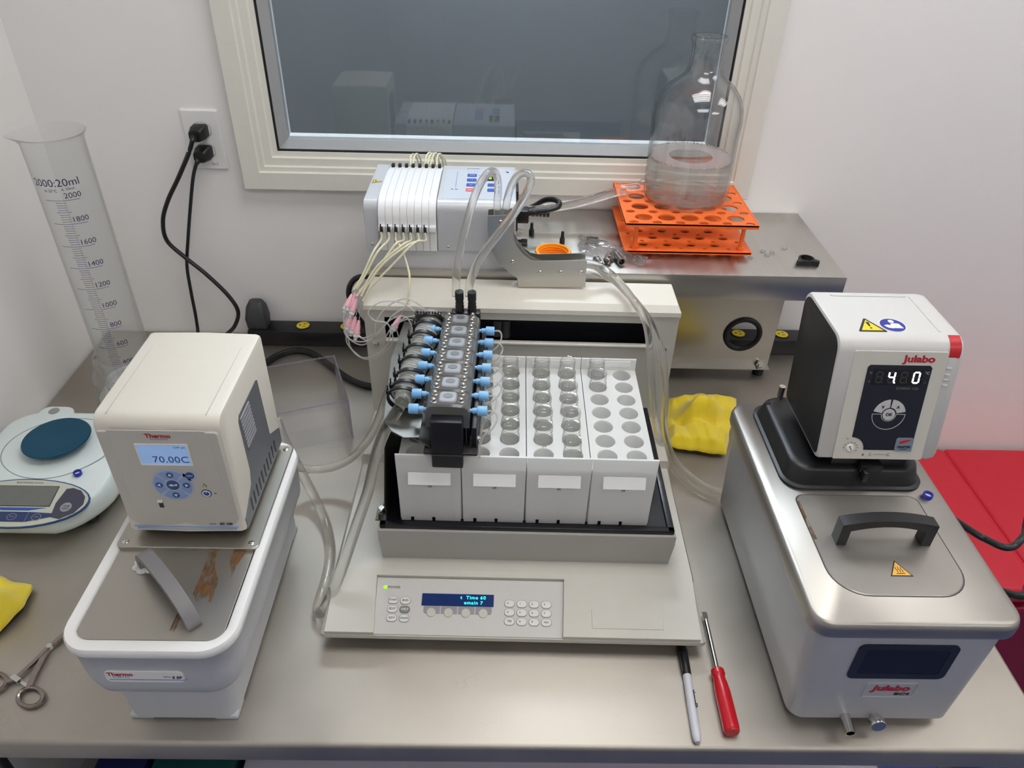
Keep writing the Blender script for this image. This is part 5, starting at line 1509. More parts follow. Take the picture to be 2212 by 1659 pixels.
# ---------------------------------------------------------------- blue rings
mat('ring_blue', (26, 40, 170), 0.3, var=0.04)
mat('ring_inside', (245, 246, 248), 0.5)
def blue_ring(p, label):
    t = thing('blue_cap_ring', label, 'ring', p, group='small blue cap rings')
    b = B(); b.lathe([(0.0062, 0), (0.0064, 0.001), (0.0064, 0.0055), (0.0060, 0.006), (0.0050, 0.006), (0.0050, 0.0), (0.0062, 0)], (0, 0, 0), 22, False, False); part('band', b, 'ring_blue', t)
    b = B(); b.lathe([(0.0050, 0.0006), (0.0050, 0.0014), (0, 0.0014)], (0, 0, 0), 20); part('liner', b, 'ring_inside', t)
blue_ring((-0.6735, -0.5300, 0.0578), 'small blue cap ring lying on the electronic scale')
blue_ring((0.5650, -0.7070, 0.2070), 'small blue cap ring lying on the large steel bath cover')

# ---------------------------------------------------------------- yellow cloths
def cloth_mat(name, col):
    m = mat(name, col, 0.95, var=0.10, scale=900, bump=0.9, bscale=1300, spec=0.1)
    m.node_tree.nodes['Principled BSDF'].inputs['Sheen Weight'].default_value = 0.5
    return m
cloth_mat('cloth_yellow', (255, 222, 52))
def nz(x, y, s=0.0):
    return math.sin(x * 1.9 + 1.3 * y + s) * 0.5 + math.sin(2.7 * y - 1.1 * x + 2 * s + 1) * 0.3 + math.sin(5.1 * x + 3.3 * y + s * 3) * 0.2
def cloth(corners, nu, nv, hfun, th=0.004):
    """a draped sheet over a four-cornered outline; the height is given by hfun(u, v)"""
    b = B(); P = [Vector(c) for c in corners]
    def at(u, v):
        p = (P[0] * (1 - u) + P[1] * u) * (1 - v) + (P[3] * (1 - u) + P[2] * u) * v
        dx, dy, dz = hfun(u, v)
        return p + Vector((dx, dy, dz))
    top = [[b.bm.verts.new(at(i / nu, j / nv) + Vector((0, 0, th))) for i in range(nu + 1)] for j in range(nv + 1)]
    bot = [[b.bm.verts.new(at(i / nu, j / nv) * 1.0) for i in range(nu + 1)] for j in range(nv + 1)]
    for j in range(nv):
        for i in range(nu):
            b.face((top[j][i], top[j][i + 1], top[j + 1][i + 1], top[j + 1][i]))
            b.face((bot[j][i], bot[j + 1][i], bot[j + 1][i + 1], bot[j][i + 1]))
    rim = [(0, i) for i in range(nu + 1)] + [(j, nu) for j in range(1, nv + 1)] + [(nv, i) for i in range(nu - 1, -1, -1)] + [(j, 0) for j in range(nv - 1, 0, -1)]
    for (a, c), (d, e) in zip(rim, rim[1:] + rim[:1]):
        b.face((bot[a][c], bot[d][e], top[d][e], top[a][c]))
    return b
def ridge(u, v, u0, v0, u1, v1, w, h):
    du, dv = u1 - u0, v1 - v0
    l2 = du * du + dv * dv
    s = max(0, min(1, ((u - u0) * du + (v - v0) * dv) / l2))
    d = math.hypot(u - u0 - s * du, v - v0 - s * dv)
    return h * math.exp(-(d / w) ** 2)
def hf_right(u, v):
    # v 0 = front, 1 = back; a folded-over front flap, a soft knot in the middle and a raised back
    z = 0.006 + 0.008 * (1 - abs(2 * u - 1)) + 0.004 * nz(u * 5, v * 5) + 0.0015 * nz(u * 13, v * 11, 1)
    z += 0.012 * max(0.0, min(1.0, (0.36 - v) * 30))
    z += ridge(u, v, 0.40, 0.55, 0.60, 0.62, 0.15, 0.040)
    z -= ridge(u, v, 0.22, 0.44, 0.70, 0.47, 0.05, 0.016)
    z += ridge(u, v, 0.62, 0.52, 0.98, 0.68, 0.06, 0.018)
    z += ridge(u, v, 0.0, 0.98, 1.0, 0.98, 0.16, 0.008)
    z -= ridge(u, v, 0.0, 0.36, 1.0, 0.36, 0.025, 0.005)
    e = min(u, 1 - u, v, 1 - v)
    z *= min(1, 0.25 + e * 9)
    bx = 0.012 * math.sin(PI * u) * (1 if v > 0.5 else -0.3) * abs(2 * v - 1)
    return (0.003 * nz(v * 4, u), bx + 0.003 * nz(u * 6, 2), max(0.0, z))
cl = cloth([(0.3051, -0.3796, 0.0040), (0.4067, -0.4027, 0.0040), (0.4668, -0.2382, 0.0060), (0.3282, -0.2421, 0.0060)], 60, 56, hf_right, 0.0035)
tag(part('cleaning_cloth', cl, 'cloth_yellow', angle=60), 'folded yellow cleaning cloth behind the large steel bath', 'cloth', 'yellow microfibre cloths')
def hf_left(u, v):
    z = 0.010 + ridge(u, v, 0.35, 0.5, 0.85, 0.55, 0.22, 0.030) + ridge(u, v, 0.2, 0.85, 0.75, 0.9, 0.10, 0.014) - ridge(u, v, 0.2, 0.70, 0.75, 0.74, 0.035, 0.014) - ridge(u, v, 0.45, 0.28, 0.9, 0.40, 0.03, 0.008) + 0.004 * nz(u * 6, v * 6)
    e = min(u, 1 - u, v, 1 - v)
    z *= min(1, 0.2 + e * 7)
    return (0.010 * math.sin(PI * v) * u + 0.003 * nz(v * 5, 1), 0.004 * nz(u * 5, 3), max(0, z))
cl = cloth([(-0.800, -0.850, 0.002), (-0.690, -0.822, 0.002), (-0.668, -0.712, 0.004), (-0.800, -0.672, 0.004)], 46, 46, hf_left, 0.005)
tag(part('cleaning_cloth', cl, 'cloth_yellow', angle=60), 'crumpled yellow cleaning cloth near the hemostat at the bench front', 'cloth', 'yellow microfibre cloths')

# ---------------------------------------------------------------- hemostat
LOC = Vector((-0.6124, -0.8429, 0.0000))
t = thing('hemostat', 'steel locking hemostat clamp lying beside the yellow cloth', 'clamp', LOC)
mat('hemostat_steel', (150, 140, 134), 0.25, metal=1.0, var=0.1)
pv = Vector((-0.5981, -0.8100, 0.0050)); tip = Vector((-0.5813, -0.7753, 0.0040))
r1 = Vector((-0.5875, -0.8818, 0.0040)); r2 = Vector((-0.6437, -0.8619, 0.0040))
b = B(); b.strap([tip, pv, (-0.5993, -0.8393, 0.0050), (-0.5971, -0.8646, 0.0050), (-0.5968, -0.8698, 0.0050)], 0.0052, 0.0040); part('shank', b, 'hemostat_steel', t)
b = B(); b.strap([tip + V(0.002, 0.001, 0.001), pv + V(0, 0, 0.001), (-0.6081, -0.8339, 0.0050), (-0.6183, -0.8556, 0.0050), (-0.6277, -0.8623, 0.0050)], 0.0052, 0.0042); part('shank', b, 'hemostat_steel', t)
for c, rx, ry in ((r1, 0.0125, 0.0170), (r2, 0.0125, 0.0170)):
    b = B(); ang = math.radians(62)
    b.tube([c + V(rx * math.cos(a) * math.cos(ang) - ry * math.sin(a) * math.sin(ang) * 1.0, rx * math.cos(a) * math.sin(ang) * 0.9 + ry * math.sin(a) * math.cos(ang), 0) for a in [2 * PI * k / 18 for k in range(18)]], 0.0030, 8, 3, closed=True); part('finger_ring', b, 'hemostat_steel', t)
b = B(); b.strap([(-0.6243, -0.8544, 0.0050), (-0.6120, -0.8608, 0.0050)], 0.0065, 0.0055, smooth=False); b.strap([(-0.6097, -0.8615, 0.0040), (-0.5963, -0.8685, 0.0050)], 0.004, 0.003, smooth=False); part('ratchet', b, 'chrome', t)
b = B(); b.cyl(pv + V(0, 0, -0.003), pv + V(0, 0, 0.0042), 0.0036); part('pivot', b, 'chrome', t)
done(t, LOC)

# ---------------------------------------------------------------- marker and screwdriver
mat('marker_grey', (204, 204, 210), 0.35, var=0.02)
mat('driver_red', (190, 20, 34), 0.28, var=0.04)
p0, p1 = Vector((0.2558, -0.7890, 0.0062)), Vector((0.2488, -0.9335, 0.0062))
LOC = Vector((p0 + p1) / 2); LOC.z = 0
t = thing('marker_pen', 'grey felt marker with black cap in front of the collector', 'marker', LOC)
ax_ = (p1 - p0).normalized(); ln = (p1 - p0).length
b = B(); b.lathe([(0.0030, 0), (0.0046, 0.001), (0.0052, 0.012), (0.0061, 0.016), (0.0061, ln * 0.36), (0.0058, ln * 0.37)], p0, 18, axis=ax_); b.box(p0 + ax_ * ln * 0.2 + V(-0.0055, 0, 0.002), (0.003, ln * 0.28, 0.002), 0.0005); part('cap', b, 'black_plastic', t)
b = B(); b.lathe([(0.0056, ln * 0.365), (0.0057, ln * 0.40), (0.0060, ln * 0.7), (0.0056, ln * 0.93), (0.0048, ln * 0.98), (0.0030, ln), (0, ln)], p0, 18, axis=ax_); bd = part('barrel', b, 'marker_grey', t)
FMk = Frame(p0 + V(0.0032, 0, 0.0053), -ax_, (0.75, 0.05, 0.8))
text('lettering', 'Sharpie', 0.0085, FMk, -ln * 0.62, 0.0, 'ink_black', bd, h=0.0004, bold=0.0003)
done(t, LOC)
p0, p1, p2 = Vector((0.2963, -0.7433, 0.0095)), Vector((0.2939, -0.8357, 0.0105)), Vector((0.2931, -0.9237, 0.0105))
LOC = Vector((p1.x, p1.y, 0))
t = thing('screwdriver', 'flat screwdriver with red plastic handle beside the marker', 'screwdriver', LOC)
b = B(); d1 = (p1 - p0).normalized()
b.cyl(p0 + d1 * 0.014, p1 + d1 * 0.004, 0.0030, n=14)
b.loft([[p0 + V(0.0034, 0, 0.0004), p0 + V(-0.0034, 0, 0.0004), p0 + V(-0.0034, 0, -0.0004), p0 + V(0.0034, 0, -0.0004)], [p0 + d1 * 0.009 + V(0.0036, 0, 0.0016), p0 + d1 * 0.009 + V(-0.0036, 0, 0.0016), p0 + d1 * 0.009 + V(-0.0036, 0, -0.0016), p0 + d1 * 0.009 + V(0.0036, 0, -0.0016)], [p0 + d1 * 0.016 + V(0.0022, 0, 0.0022), p0 + d1 * 0.016 + V(-0.0022, 0, 0.0022), p0 + d1 * 0.016 + V(-0.0022, 0, -0.0022), p0 + d1 * 0.016 + V(0.0022, 0, -0.0022)]])
part('blade', b, 'chrome', t)
d2 = (p2 - p1).normalized(); L2 = (p2 - p1).length
b = B(); n = 24; loops = []
for s, r in ((0.0, 0.0072), (0.02, 0.0088), (0.09, 0.0092), (0.11, 0.0080), (0.16, 0.0078), (0.24, 0.0092), (0.40, 0.0104), (0.92, 0.0106), (0.98, 0.0096), (1.0, 0.0080)):
    c = p1 + d2 * L2 * s
    u = d2.cross(V(0, 0, 1)).normalized(); w = u.cross(d2)
    flut = 0.08 if 0.3 < s < 0.95 else 0.0
    loops.append([c + (u * math.cos(2 * PI * k / n) + w * math.sin(2 * PI * k / n)) * r * (1 - flut * (0.5 + 0.5 * math.cos(6 * 2 * PI * k / n))) for k in range(n)])
b.loft(loops); part('grip', b, 'driver_red', t)
done(t, LOC)

# ---------------------------------------------------------------- things lying on the overshelf
def black_fitting(p, label, axis=(0, 0, 1)):
    b = B(); b.lathe([(0.0046, 0), (0.0048, 0.0005), (0.0048, 0.0105), (0.0032, 0.0115), (0.0030, 0.0165), (0.0026, 0.018), (0.0030, 0.0185), (0.0026, 0.0235), (0, 0.0238)], p, 8, axis=axis)
    tag(part('black_fitting', b, 'black_plastic'), label, 'fitting', 'black threaded fittings on the shelf')
black_fitting((0.0527, -0.1275, 0.3032), 'black plastic fitting standing upright nearest the pump')
black_fitting((0.1076, -0.1625, 0.3032), 'black plastic fitting standing upright behind the orange cap')
black_fitting(Vector((0.0442, -0.1674, 0.3032)) + V(0, 0, 0.005), 'black plastic fitting lying on its side behind the steel bracket', (-1, 0.05, 0))
LOC = Vector((0.0867, -0.2393, 0.3260)); LOC.z = SZ
t = thing('orange_screw_cap', 'orange screw cap lying open side up behind the bracket', 'cap', LOC)
b = B(); n = 48; loops = []
for r, z, rib in ((0.0290, 0.0, 0), (0.0310, 0.002, 1), (0.0312, 0.020, 1), (0.0300, 0.023, 0), (0.0262, 0.023, 0), (0.0256, 0.021, 0), (0.0256, 0.0185, 0), (0.0242, 0.0178, 0), (0.0256, 0.0165, 0), (0.0256, 0.0140, 0), (0.0242, 0.0133, 0), (0.0256, 0.0120, 0), (0.0256, 0.0095, 0), (0.0242, 0.0088, 0), (0.0256, 0.0075, 0), (0.0250, 0.003, 0), (0.0, 0.0028, 0)):
    loops.append([((max(r, 1e-5) + rib * 0.0006 * (k % 2)) * math.cos(2 * PI * k / n), (max(r, 1e-5) + rib * 0.0006 * (k % 2)) * math.sin(2 * PI * k / n), z) for k in range(n)])
b.loft(loops, True, False); part('cap_shell', b, 'cap_orange', t)
# bag of metal connectors
mat('connector_steel', (176, 174, 170), 0.22, metal=1.0, var=0.08)
def bench_part(name, b, m, label, cat, group=None):
    return tag(part(name, b, m), label, cat, group)
q0, q1 = Vector((0.1962, -0.2097, 0.3105)), Vector((0.2090, -0.2591, 0.3105))
b = B(); b.lathe([(0.0064, 0), (0.0064, 0.036), (0.0069, 0.0365), (0.0069, 0.038), (0.0054, 0.038), (0.0054, 0.0)], q0, 20, False, False, axis=(q1 - q0)); bench_part('steel_tube', b, 'connector_steel', 'short open steel tube at the front of the plastic bag', 'tube')
for k, (u, v, lb) in enumerate(((0, 0, 'ribbed steel connector in the bag nearest the orange cap'), (1, 1, 'ribbed steel connector in the middle of the bag'))):
    c = Vector((0.1646, -0.2488, 0.3105)) if k == 0 else Vector((0.1838, -0.2338, 0.3105))
    b = B(); b.lathe([(0.0050, -0.012), (0.0068, -0.010), (0.0068, -0.004), (0.0050, -0.003), (0.0050, 0.001), (0.0066, 0.002), (0.0066, 0.010), (0.0046, 0.012), (0.0046, 0.004), (0, 0.003)], c, 16, axis=(0.25 if k == 0 else -0.4, -1, 0)); bench_part('steel_connector', b, 'connector_steel', lb, 'connector', 'steel connectors in the bag')
b = B(); c = Vector((0.1624, -0.1548, 0.3035)); b.holed(rrect(0.026, 0.018, 0.001, 2, c.x, c.y), [rrect(0.021, 0.013, 0.001, 2, c.x, c.y)], SZ + 0.0005, SZ + 0.0085); bench_part('steel_clip', b, 'connector_steel', 'rectangular steel clip inside the clear plastic bag', 'clip')
def hf_bag(u, v):
    z = 0.004 + 0.014 * math.sin(PI * min(1, u * 1.15)) * math.sin(PI * v) + 0.0016 * nz(u * 14, v * 9) + 0.0012 * nz(u * 25, v * 22, 2)
    return (0.003 * nz(v * 7, u), 0.002 * nz(u * 9, 1), max(0.0006, z))
bagm = cloth([(0.1349, -0.2036, 0.3035), (0.2418, -0.2527, 0.3035), (0.2546, -0.2202, 0.3035), (0.1404, -0.1300, 0.3035)], 40, 24, hf_bag, 0.0004)
clear('bag_thin', (0.90, 0.89, 0.89), (0.62, 0.60, 0.60), 0.12, 1.45, 1.2, 0.10)
bench_part('plastic_bag', bagm, 'bag_thin', 'crumpled clear plastic bag holding steel connectors on the shelf', 'bag')
clear('ring_clear', (0.88, 0.88, 0.88), (0.55, 0.55, 0.55), 0.1, 1.45, 1.2, 0.35)
for (p, lb) in (((0.4707, -0.1805, 0.3032), 'tiny clear ring, leftmost of the close trio'), ((0.4741, -0.1954, 0.3032), 'tiny clear ring, front one of the close trio'), ((0.4867, -0.1836, 0.3032), 'tiny clear ring, right one of the close trio'), ((0.5149, -0.1652, 0.3032), 'tiny clear ring lying alone nearest the black clamp'), ((0.4400, -0.2079, 0.3032), 'tiny clear ring lying at the shelf front edge')):
    b = B(); c = Vector(p); b.lathe([(0.0046, 0), (0.0048, 0.0008), (0.0046, 0.0024), (0.0030, 0.0024), (0.0028, 0.0), (0.0046, 0)], c, 16, False, False)
    bench_part('clear_ring', b, 'ring_clear', lb, 'ring', 'tiny clear rings on the shelf')
LOC = Vector((0.5355, -0.2255, 0.3032))
t = thing('hose_clamp', 'black plastic hose clamp lying on the shelf right end', 'clamp', LOC)
b = B(); b.lathe([(0.0138, 0.0), (0.0140, 0.001), (0.0140, 0.009), (0.0122, 0.0095), (0.0108, 0.009), (0.0108, 0.0), (0.0138, 0)], (0, 0.005, 0), 28, False, False); part('clamp_ring', b, 'black_plastic', t)
for s in (-1, 1):
    b = B(); b.loft([[(s * 0.003, -0.006, z), (s * 0.018, -0.010, z), (s * 0.020, -0.004, z), (s * 0.012, 0.002, z)] if s > 0 else [(s * 0.012, 0.002, z), (s * 0.020, -0.004, z), (s * 0.018, -0.010, z), (s * 0.003, -0.006, z)] for z in (0.0, 0.009)]); part('clamp_jaw', b, 'black_plastic', t)
done(t, (0, 0, 0))
# J-shaped steel bracket on the collector
LOC = Vector((0.065, -0.309, 0.2900))
t = thing('hose_bracket', 'J-shaped steel bracket holding hoses on the collector top', 'bracket', LOC)
pts = [(-0.0243, -0.3090, 0.4155), (-0.0236, -0.3090, 0.4170), (0.0135, -0.3090, 0.4194), (0.0150, -0.3090, 0.4171), (0.0174, -0.3090, 0.3777), (0.0245, -0.3090, 0.3633), (0.0339, -0.3090, 0.3512), (0.0455, -0.3090, 0.3423), (0.0592, -0.3090, 0.3401), (0.1362, -0.3090, 0.3434), (0.1379, -0.3090, 0.3410), (0.1387, -0.3090, 0.2940), (0.0272, -0.3090, 0.2925), (0.0245, -0.3090, 0.3088), (0.0120, -0.3090, 0.3180), (-0.0066, -0.3090, 0.3353), (-0.0181, -0.3090, 0.3574), (-0.0227, -0.3090, 0.3768), (-0.0250, -0.3090, 0.3959)]
FBk = Frame((0, -0.309, 0), (1, 0, 0), (0, 0, 1))
pl = [(p[0], p[2]) for p in pts][::-1]
b = B(); b.prism(pl, -0.0010, 0.0010, FBk); part('front_plate', b, 'steel_brushed', t)
b = B(); b.prism(pl, -0.0270, -0.0250, FBk); part('rear_plate', b, 'steel_brushed', t)
for p in ((-0.0045, -0.3090, 0.4081), (0.0161, -0.3090, 0.3392), (0.0616, -0.3090, 0.3208), (0.0959, -0.3090, 0.3215), (0.1295, -0.3090, 0.3222)):
    screw(t, (p[0], -0.310, p[2]), (0, -1, 0), 0.0030, hgt=0.002)
    b = B(); b.cyl((p[0], -0.3085, p[2]), (p[0], -0.284, p[2]), 0.0022, n=8); part('spacer', b, 'chrome', t)
done(t, LOC)

# ---------------------------------------------------------------- wall outlet, plugs and cords
LOC = Vector((-0.566, 0, 0.369))
t = thing('wall_outlet', 'white duplex wall outlet left of the window', 'outlet', LOC)
FW = Frame((-0.566, 0, 0.4255), (1, 0, 0), (0, 0, 1))
b = B(); b.prism(rrect(0.0705, 0.1135, 0.003, 3), 0.0, 0.0055, FW, 0.003); part('cover_plate', b, 'white_plastic', t)
for dz in (0.0195, -0.0195):
    b = B(); b.prism([(0.0165 * max(-1, min(1, 1.12 * math.cos(a))), dz + 0.0165 * 0.86 * math.sin(a)) for a in [2 * PI * k / 28 for k in range(28)]], 0.004, 0.0068, FW); part('socket', b, 'white_plastic', t)
    b = B(); b.holed([(0.0172 * max(-1, min(1, 1.12 * math.cos(a))), dz + 0.0172 * 0.86 * math.sin(a)) for a in [2 * PI * k / 28 for k in range(28)]], [[(0.0165 * max(-1, min(1, 1.12 * math.cos(a))), dz + 0.0165 * 0.86 * math.sin(a)) for a in [2 * PI * k / 28 for k in range(28)]]], 0.0045, 0.0058, FW); part('socket_gap', b, 'ink_grey', t)
screw(t, FW.p(0, 0, 0.0055), (0, -1, 0), 0.0025, 'white_plastic')
text('lettering', 'Sp.2', 0.0075, FW, 0.012, -0.0445, 'soft_tab', t, h=0.0058)
done(t, LOC)
ow = [o for o in S.objects if o.name == 'wall_outlet'][0]
ow2 = copy_tree(ow); ow2.location = Vector((1.600, 0, 0.0725 + TZ)); ow2['label'] = 'white duplex wall outlet above the red tote'
mat('cord_black', (20, 21, 23), 0.38, var=0.08)
def plug(pw, cord, r, label, name='mains_lead'):
    t = thing(name, label, 'cord', pw, group='power cords plugged into the wall outlet')
    c = Vector(pw)
    b = B()
    b.loft([[c + V(a, -0.0070, z) for a, z in rrect(0.027, 0.024, 0.005, 4)], [c + V(a, -0.024, z) for a, z in rrect(0.028, 0.026, 0.006, 4)], [c + V(a - 0.003, -0.036, z - 0.003) for a, z in rrect(0.022, 0.020, 0.006, 4)]])
    part('plug', b, 'cord_black', t)
    b = B(); q = [Vector(p) for p in cord]
    b.tube([c + V(-0.004, -0.030, -0.004)] + q, r, 10, 10); part('cable', b, 'cord_black', t)
    b = B()
    d = (q[0] - (c + V(-0.004, -0.030, -0.004))).normalized()
    b.cyl(c + V(-0.004, -0.028, -0.004), c + V(-0.004, -0.028, -0.004) + d * 0.018, r * 1.9, r * 1.25, 12); part('strain_relief', b, 'cord_black', t)
    if name == 'mains_lead' and 'label' in label:
        b = B(); b.cyl(q[0] + (q[1] - q[0]) * 0.15, q[0] + (q[1] - q[0]) * 0.75, r * 1.12, n=12); part('paper_label', b, 'label_white', t)
    done(t, pw)
plug((-0.5660, 0.0, 0.4450), [(-0.5688, -0.0500, 0.4399), (-0.5835, -0.0500, 0.4123), (-0.6141, -0.0450, 0.3658), (-0.6477, -0.0400, 0.3172), (-0.6688, -0.0360, 0.2740), (-0.6718, -0.0340, 0.2315), (-0.6442, -0.0340, 0.1955), (-0.6092, -0.0360, 0.1595), (-0.5726, -0.0400, 0.1138), (-0.5568, -0.0450, 0.0781), (-0.5672, -0.0500, 0.0466), (-0.5837, -0.0580, 0.0304), (-0.6081, -0.0600, 0.0136)], 0.0042, 'black power cord with white label in the upper socket')
plug((-0.5660, 0.0, 0.4060), [(-0.5727, -0.0450, 0.3960), (-0.5883, -0.0400, 0.3644), (-0.6108, -0.0320, 0.3005), (-0.6338, -0.0260, 0.2286), (-0.6497, -0.0240, 0.1705), (-0.6542, -0.0260, 0.1098), (-0.6544, -0.0340, 0.0489), (-0.6497, -0.0600, 0.0127), (-0.6231, -0.1600, 0.0158)], 0.0034, 'thin black power cord in the lower socket')
# long power strip
LOC = Vector((0.05, -0.033, 0))
t = thing('power_strip', 'long black power strip with yellow sockets along the wall', 'power strip', LOC)
b = B(); b.box((0.060, -0.0325, 0.0180), (1.205, 0.047, 0.0350), 0.002); part('strip_body', b, 'black_plastic', t)
mat('socket_yellow', (226, 200, 38), 0.45, var=0.05)
ring_me = None
for k in range(12):
    x = -0.429 + 0.0946 * k
    b = B(); b.lathe([(0.0165, 0.0350), (0.0165, 0.0365), (0.0145, 0.0370), (0.0140, 0.0362), (0, 0.0362)], (x, -0.0300, 0), 24); part('socket_ring', b, 'black_plastic', t)
    b = B(); b.lathe([(0.0138, 0.0358), (0.0138, 0.0372), (0, 0.0374)], (x, -0.0300, 0), 24); s = part('socket_face', b, 'socket_yellow', t)
    b = B()
    for dx, dy, w_, h_ in ((-0.0050, 0.003, 0.0016, 0.0060), (0.0050, 0.003, 0.0016, 0.0060), (0.0, -0.006, 0.0036, 0.0036)):
        b.box((x + dy, -0.0300 + dx, 0.0374), (h_, w_, 0.0006))
    part('socket_slots', b, 'ink_black', s, kind='stuff')
done(t, LOC)
b = B()
c = Vector((-0.5236, -0.0290, 0.0355))
b.loft([[c + V(a, y, 0.0005) for a, y in rrect(0.042, 0.036, 0.006, 4)], [c + V(a, y, 0.022) for a, y in rrect(0.046, 0.040, 0.008, 4)], [c + V(a, y + 0.004, 0.045) for a, y in rrect(0.040, 0.032, 0.010, 4)], [c + V(a, y + 0.006, 0.056) for a, y in rrect(0.028, 0.020, 0.008, 4)]])
mat('adapter_grey', (62, 63, 66), 0.5, var=0.05)
tag(part('plug_adapter', b, 'adapter_grey'), 'dark grey power adapter plugged into the power strip', 'adapter')
# cables on the bench
def cable(pts, r, label, m='cord_black', name='cable', cat='cable', group=None, sub=10, n=10):
    b = B(); b.tube([Vector(p) for p in pts], r, n, sub)
    return tag(part(name, b, m), label, cat, group)
cable([(-0.5058, -0.1837, 0.0062), (-0.4873, -0.1300, 0.0062), (-0.4665, -0.0981, 0.0062), (-0.4359, -0.0829, 0.0062), (-0.3995, -0.0924, 0.0062), (-0.3552, -0.1344, 0.0062), (-0.3112, -0.1779, 0.0062), (-0.2796, -0.1994, 0.0062), (-0.2460, -0.2079, 0.0062), (-0.2148, -0.1991, 0.0062)], 0.0060, 'thick black cable curving over the bench behind the clear box')
cable([(-0.2209, -0.2350, 0.2645), (-0.2405, -0.2380, 0.2684), (-0.2584, -0.2400, 0.2645), (-0.2703, -0.2420, 0.2487), (-0.2727, -0.2420, 0.2253), (-0.2640, -0.2400, 0.1907), (-0.2427, -0.2380, 0.1503)], 0.0050, 'black cable looping beside the left end of the collector')
cable([(0.0287, -0.1500, 0.3534), (0.0476, -0.1520, 0.3573), (0.0722, -0.1550, 0.3617), (0.0953, -0.1500, 0.3671), (0.1000, -0.1350, 0.3697), (0.0899, -0.1200, 0.3695), (0.0737, -0.1100, 0.3633), (0.0537, -0.0950, 0.3441), (0.0197, -0.0850, 0.3254)], 0.0050, 'looped black mains lead plugged into the pump side')
b = B()
for k in range(5):
    q = Vector((0.0517, -0.1520, 0.3582)) + V(0.0065 * k, 0, -0.0006 * k)
    b.cyl(q, q + V(0.0045, 0, -0.0005), 0.0078 - 0.0004 * k, n=14)
b.cyl(Vector((0.0394, -0.1520, 0.3562)), Vector((0.0780, -0.1540, 0.3623)), 0.0062, n=12)
b.box(Vector((0.0345, -0.1510, 0.3522)), (0.022, 0.026, 0.024), 0.003)
tag(part('mains_connector', b, 'black_plastic'), 'ribbed black mains connector at the right side of the pump', 'connector')
cable([(0.560, -0.560, 0.130), (0.590, -0.580, 0.128), (0.6400, -0.7099, 0.1508), (0.6550, -0.7278, 0.1506), (0.6680, -0.7427, 0.1529), (0.6850, -0.7407, 0.1519), (0.7050, -0.7262, 0.1561), (0.7700, -0.6679, 0.1397), (0.98, -0.66, 0.00), (1.30, -0.68, -0.45), (1.60, -0.60, -0.62), (1.70, -0.30, -0.45), (1.66, -0.12, -0.10), (1.610, -0.050, 0.100), (1.598, -0.036, 0.146)], 0.0048, 'black cable sagging in front of the red tote beside the bath')
cable([(0.565, -0.650, 0.060), (0.600, -0.660, 0.058), (0.6500, -0.8061, 0.1355), (0.7000, -0.7771, 0.1197), (0.7700, -0.7310, 0.0862), (0.98, -0.72, -0.15), (1.30, -0.74, -0.60), (1.64, -0.62, -0.70), (1.74, -0.28, -0.55), (1.70, -0.10, -0.20), (1.615, -0.050, 0.060), (1.598, -0.036, 0.108)], 0.0050, 'short black cable behind the front right corner of the bath')
for zz, lb in ((0.150, 'black plug in the upper socket above the red tote'), (0.111, 'black plug in the lower socket above the red tote')):
    b = B(); b.loft([[(1.600 + a, -0.0070, zz + z) for a, z in rrect(0.027, 0.024, 0.005, 4)], [(1.600 + a, -0.024, zz + z) for a, z in rrect(0.028, 0.026, 0.006, 4)], [(1.598 + a, -0.036, zz + z) for a, z in rrect(0.022, 0.020, 0.006, 4)]])
    tag(part('mains_plug', b, 'cord_black'), lb, 'plug', 'plugs in the right wall outlet')

# ---------------------------------------------------------------- clear hoses
HR = 0.0062
def hose(pts, r, label, m='hose_clear', n=16, name='clear_hose', cat='hose', group=None, sub=10):
    b = B(); b.tube([Vector(p) for p in pts], r, n, sub)
    return tag(part(name, b, m, angle=70), label, cat, group)
hose([(-0.0694, -0.4255, 0.3371), (-0.0694, -0.4200, 0.3538), (-0.0669, -0.4050, 0.3808), (-0.0576, -0.3850, 0.4241), (-0.0445, -0.3600, 0.4647), (-0.0314, -0.3400, 0.4871), (-0.0188, -0.3180, 0.4920), (-0.0105, -0.3020, 0.4776), (-0.0089, -0.2970, 0.4550), (-0.0100, -0.2970, 0.4285), (-0.0068, -0.2970, 0.4012), (0.0103, -0.2970, 0.3613), (0.0418, -0.2970, 0.3244), (0.0886, -0.2970, 0.3126), (0.1407, -0.2970, 0.3188), (0.1809, -0.3060, 0.3089), (0.2001, -0.3500, 0.3092), (0.2186, -0.3980, 0.3047), (0.2396, -0.4160, 0.2788), (0.2607, -0.4180, 0.2255), (0.2738, -0.4200, 0.1576), (0.2806, -0.4280, 0.0899), (0.2996, -0.4400, 0.0380), (0.3286, -0.4720, 0.0194), (0.3557, -0.4920, 0.0130), (0.3785, -0.5150, 0.0228)], HR, 'clear hose from the left barb looping over the bracket to the bath')
